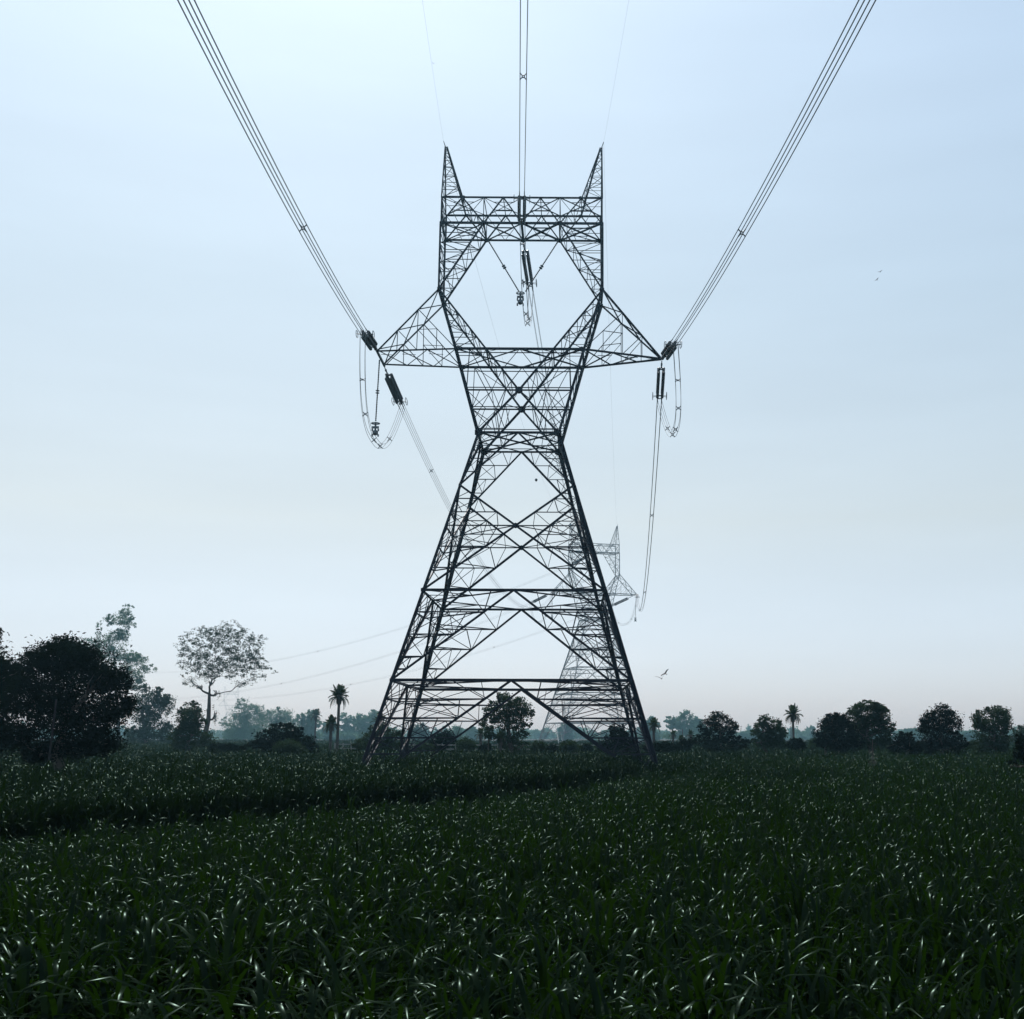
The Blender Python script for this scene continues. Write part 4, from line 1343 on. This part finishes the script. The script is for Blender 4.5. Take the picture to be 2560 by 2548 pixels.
# round dark speck inside the upper body of the pylon
p = at(1340.5, 1200, 95)
bb = empty('balloon', p, 'small round dark balloon in the sky framed inside the pylon body', 'balloon')
g = Geo()
g.lathe([(.005, -.135), (.05, -.12), (.09, -.08), (.115, -.02), (.115, .03), (.09, .085), (.05, .115), (.005, .125)], 12)
g.build('envelope', M['feather'], bb, smooth=True)
g = Geo()
g.lathe([(.005, -.13), (.02, -.155), (.002, -.16)], 6)
g.build('knot', M['feather'], bb)

# ------------------------------------------------------------------ crops
def plant_mesh(name, seed, n, h, L, w, m, arch=1.0):
    """one tuft: upright stems and arching strap leaves"""
    rg = random.Random(seed)
    V, F = [], []
    for i in range(n):
        az = rg.uniform(0, 2 * math.pi)
        hb = h * rg.uniform(.15, .62)
        l = L * rg.uniform(.7, 1.15)
        ww = w * rg.uniform(.7, 1.2)
        lean = rg.uniform(.0, .17)
        bend = rg.uniform(1.2, 3.0) * arch
        pk = rg.uniform(.5, .8)
        bx, by = rg.gauss(0, .06), rg.gauss(0, .06)
        x, z = 0.0, hb
        th = math.pi / 2 - lean
        ns = 9
        ca, sa = math.cos(az), math.sin(az)
        tw0 = rg.uniform(-.4, .4)
        base = len(V)
        for k in range(ns + 1):
            t = k / ns
            wd = ww * (math.sin(math.pi * (0.2 + .8 * t)) ** .55 if t < .999 else 0.0) * .5
            nx, nz = -math.sin(th), math.cos(th)
            tws = tw0 * t
            # across-leaf direction with slight V fold
            ax, ay, az_ = -sa * math.cos(tws) + nx * ca * math.sin(tws), ca * math.cos(tws) + nx * sa * math.sin(tws), nz * math.sin(tws)
            cx, cy, cz = bx + x * ca, by + x * sa, z
            V.append((cx - ax * wd, cy - ay * wd, cz - az_ * wd + wd * .18))
            V.append((cx, cy, cz))
            V.append((cx + ax * wd, cy + ay * wd, cz + az_ * wd + wd * .18))
            st = l / ns
            x += math.cos(th) * st
            z += math.sin(th) * st
            th -= bend / ns * (0.10 + 2.3 * math.exp(-((t - pk) / .22) ** 2))
        for k in range(ns):
            for j in (0, 1):
                a = base + k * 3 + j
                F.append((a, a + 1, a + 4, a + 3))
    # scale so the tallest arc reaches h
    zs = max(v[2] for v in V)
    V = [(x, y, z * h / zs) for x, y, z in V]
    me = bpy.data.meshes.new(name)
    me.from_pydata(V, [], F)
    me.polygons.foreach_set('use_smooth', [True] * len(me.polygons))
    me.materials.append(M[m])
    return bpy.data.objects.new(name, me)

def variants(name, specs):
    c = bpy.data.collections.new(name)
    for s in specs:
        c.objects.link(plant_mesh(*s))
    return c
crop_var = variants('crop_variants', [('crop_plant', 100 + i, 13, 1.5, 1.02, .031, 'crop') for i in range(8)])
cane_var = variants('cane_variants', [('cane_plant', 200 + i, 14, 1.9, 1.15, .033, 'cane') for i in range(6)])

def scatter_group(name, col):
    ng = bpy.data.node_groups.new(name, 'GeometryNodeTree')
    ng.interface.new_socket('Geometry', in_out='INPUT', socket_type='NodeSocketGeometry')
    ng.interface.new_socket('Geometry', in_out='OUTPUT', socket_type='NodeSocketGeometry')
    n, l = ng.nodes, ng.links
    gi, go = n.new('NodeGroupInput'), n.new('NodeGroupOutput')
    ci = n.new('GeometryNodeCollectionInfo')
    ci.inputs['Collection'].default_value = col
    ci.inputs['Separate Children'].default_value = True
    ci.inputs['Reset Children'].default_value = True
    io = n.new('GeometryNodeInstanceOnPoints')
    io.inputs['Pick Instance'].default_value = True
    def attr(nm, t):
        a = n.new('GeometryNodeInputNamedAttribute')
        a.data_type = t
        a.inputs['Name'].default_value = nm
        return a.outputs[0]
    l.new(gi.outputs[0], io.inputs['Points'])
    l.new(ci.outputs[0], io.inputs['Instance'])
    l.new(attr('idx', 'INT'), io.inputs['Instance Index'])
    l.new(attr('rot', 'FLOAT_VECTOR'), io.inputs['Rotation'])
    l.new(attr('scl', 'FLOAT_VECTOR'), io.inputs['Scale'])
    l.new(io.outputs[0], go.inputs[0])
    return ng

def side(x, y):
    """positive on the tall (left, far) side of the field boundary"""
    px, py, qx, qy = -11.0, 22.0, 3.2, 56.0
    return ((qx - px) * (y - py) - (qy - py) * (x - px)) / math.hypot(qx - px, qy - py)

rg = np.random.default_rng(21)
def ring_points(r0, r1, dens, half=R(38)):
    n = int(half * (r1 * r1 - r0 * r0) * dens)
    r = np.sqrt(rg.uniform(r0 * r0, r1 * r1, n))
    a = rg.uniform(-half, half, n) + R(-3.5)
    return np.stack([r * np.sin(a), r * np.cos(a)], 1), np.full(n, (r0 + r1) / 2)

def scatter(name, pts, scl, col, nv):
    n = len(pts)
    me = bpy.data.meshes.new(name)
    me.vertices.add(n)
    v = np.zeros((n, 3), np.float32)
    v[:, :2] = pts
    me.vertices.foreach_set('co', v.ravel())
    for nm, t, data in (('idx', 'INT', rg.integers(0, nv, n).astype(np.int32)), ):
        a = me.attributes.new(nm, t, 'POINT')
        a.data.foreach_set('value', data)
    rot = np.stack([rg.normal(0, .07, n), rg.normal(0, .07, n), rg.uniform(0, 6.283, n)], 1).astype(np.float32)
    for nm, data in (('rot', rot), ('scl', scl.astype(np.float32))):
        a = me.attributes.new(nm, 'FLOAT_VECTOR', 'POINT')
        a.data.foreach_set('vector', data.ravel())
    o = bpy.data.objects.new(name, me)
    link(o, kind='stuff')
    md = o.modifiers.new('scatter', 'NODES')
    md.node_group = scatter_group(name + '_nodes', col)
    return o

P, D = zip(*[ring_points(3.0, 14, 24), ring_points(14, 28, 17), ring_points(28, 60, 9), ring_points(60, 110, 4), ring_points(110, 220, 1.4), ring_points(220, 420, .35)])
P = np.concatenate(P)
r = np.hypot(P[:, 0], P[:, 1])
sd = np.array([side(x, y) for x, y in P])
sd0 = sd
sd = sd + .25 * np.sin(P[:, 1] * .9) + rg.normal(0, .12, len(P))
gap = np.interp(P[:, 1], [46, 58], [1.0, 0.0])
near = sd < -1.3 * gap
tall = (sd > 0.3 * gap)
wide = np.interp(r, [0, 20, 60, 110, 220, 420], [1.0, 1.0, 1.25, 1.6, 2.4, 4.0])
ht = rg.normal(1.0, .125, len(P)) * (1 + .05 * np.sin(P[:, 0] * .7 + 1.3 * np.sin(P[:, 1] * .4)))
ht_near = ht * np.interp(r, [0, 40, 85, 400], [1.0, 1.0, 1.12, 1.15])
tuft = np.exp(-(((P[:, 0] + 2.6) / 1.3) ** 2 + ((P[:, 1] - 8.2) / 2.2) ** 2)) + .6 * np.exp(-(((P[:, 0] - .6) / .8) ** 2 + ((P[:, 1] - 7.4) / 1.0) ** 2))
ht_near = ht_near * (1 + .14 * tuft)
wide = wide * (1 + .35 * tuft)
ht_near = ht_near * np.where(P[:, 1] < 60, 1 - gap * np.interp(-sd0, [0, 1, 5, 9], [.16, .16, .08, 0]), 1.0)
scl = np.stack([wide, wide, ht_near], 1)
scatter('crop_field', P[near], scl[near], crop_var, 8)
scl2 = np.stack([wide * 1.05, wide * 1.05, ht * np.interp(r, [0, 34, 55, 400], [1, 1, .88, .88])], 1)
# extra dense fringe along the front of the tall crop
fr = []
for _ in range(3600):
    t = rg.uniform(-.35, .95)
    off = abs(rg.normal(0, .9))
    bx, by = -11 + 14.2 * t, 22 + 34 * t
    nx, ny = -34 / 36.85, 14.2 / 36.85
    fr.append((bx + nx * off, by + ny * off))
fr = np.array(fr)
fs = np.stack([rg.uniform(.8, 1.2, len(fr)), rg.uniform(.8, 1.2, len(fr)), rg.normal(.97, .07, len(fr))], 1)
scatter('cane_field', np.concatenate([P[tall], fr]), np.concatenate([scl2[tall], fs]), cane_var, 6)
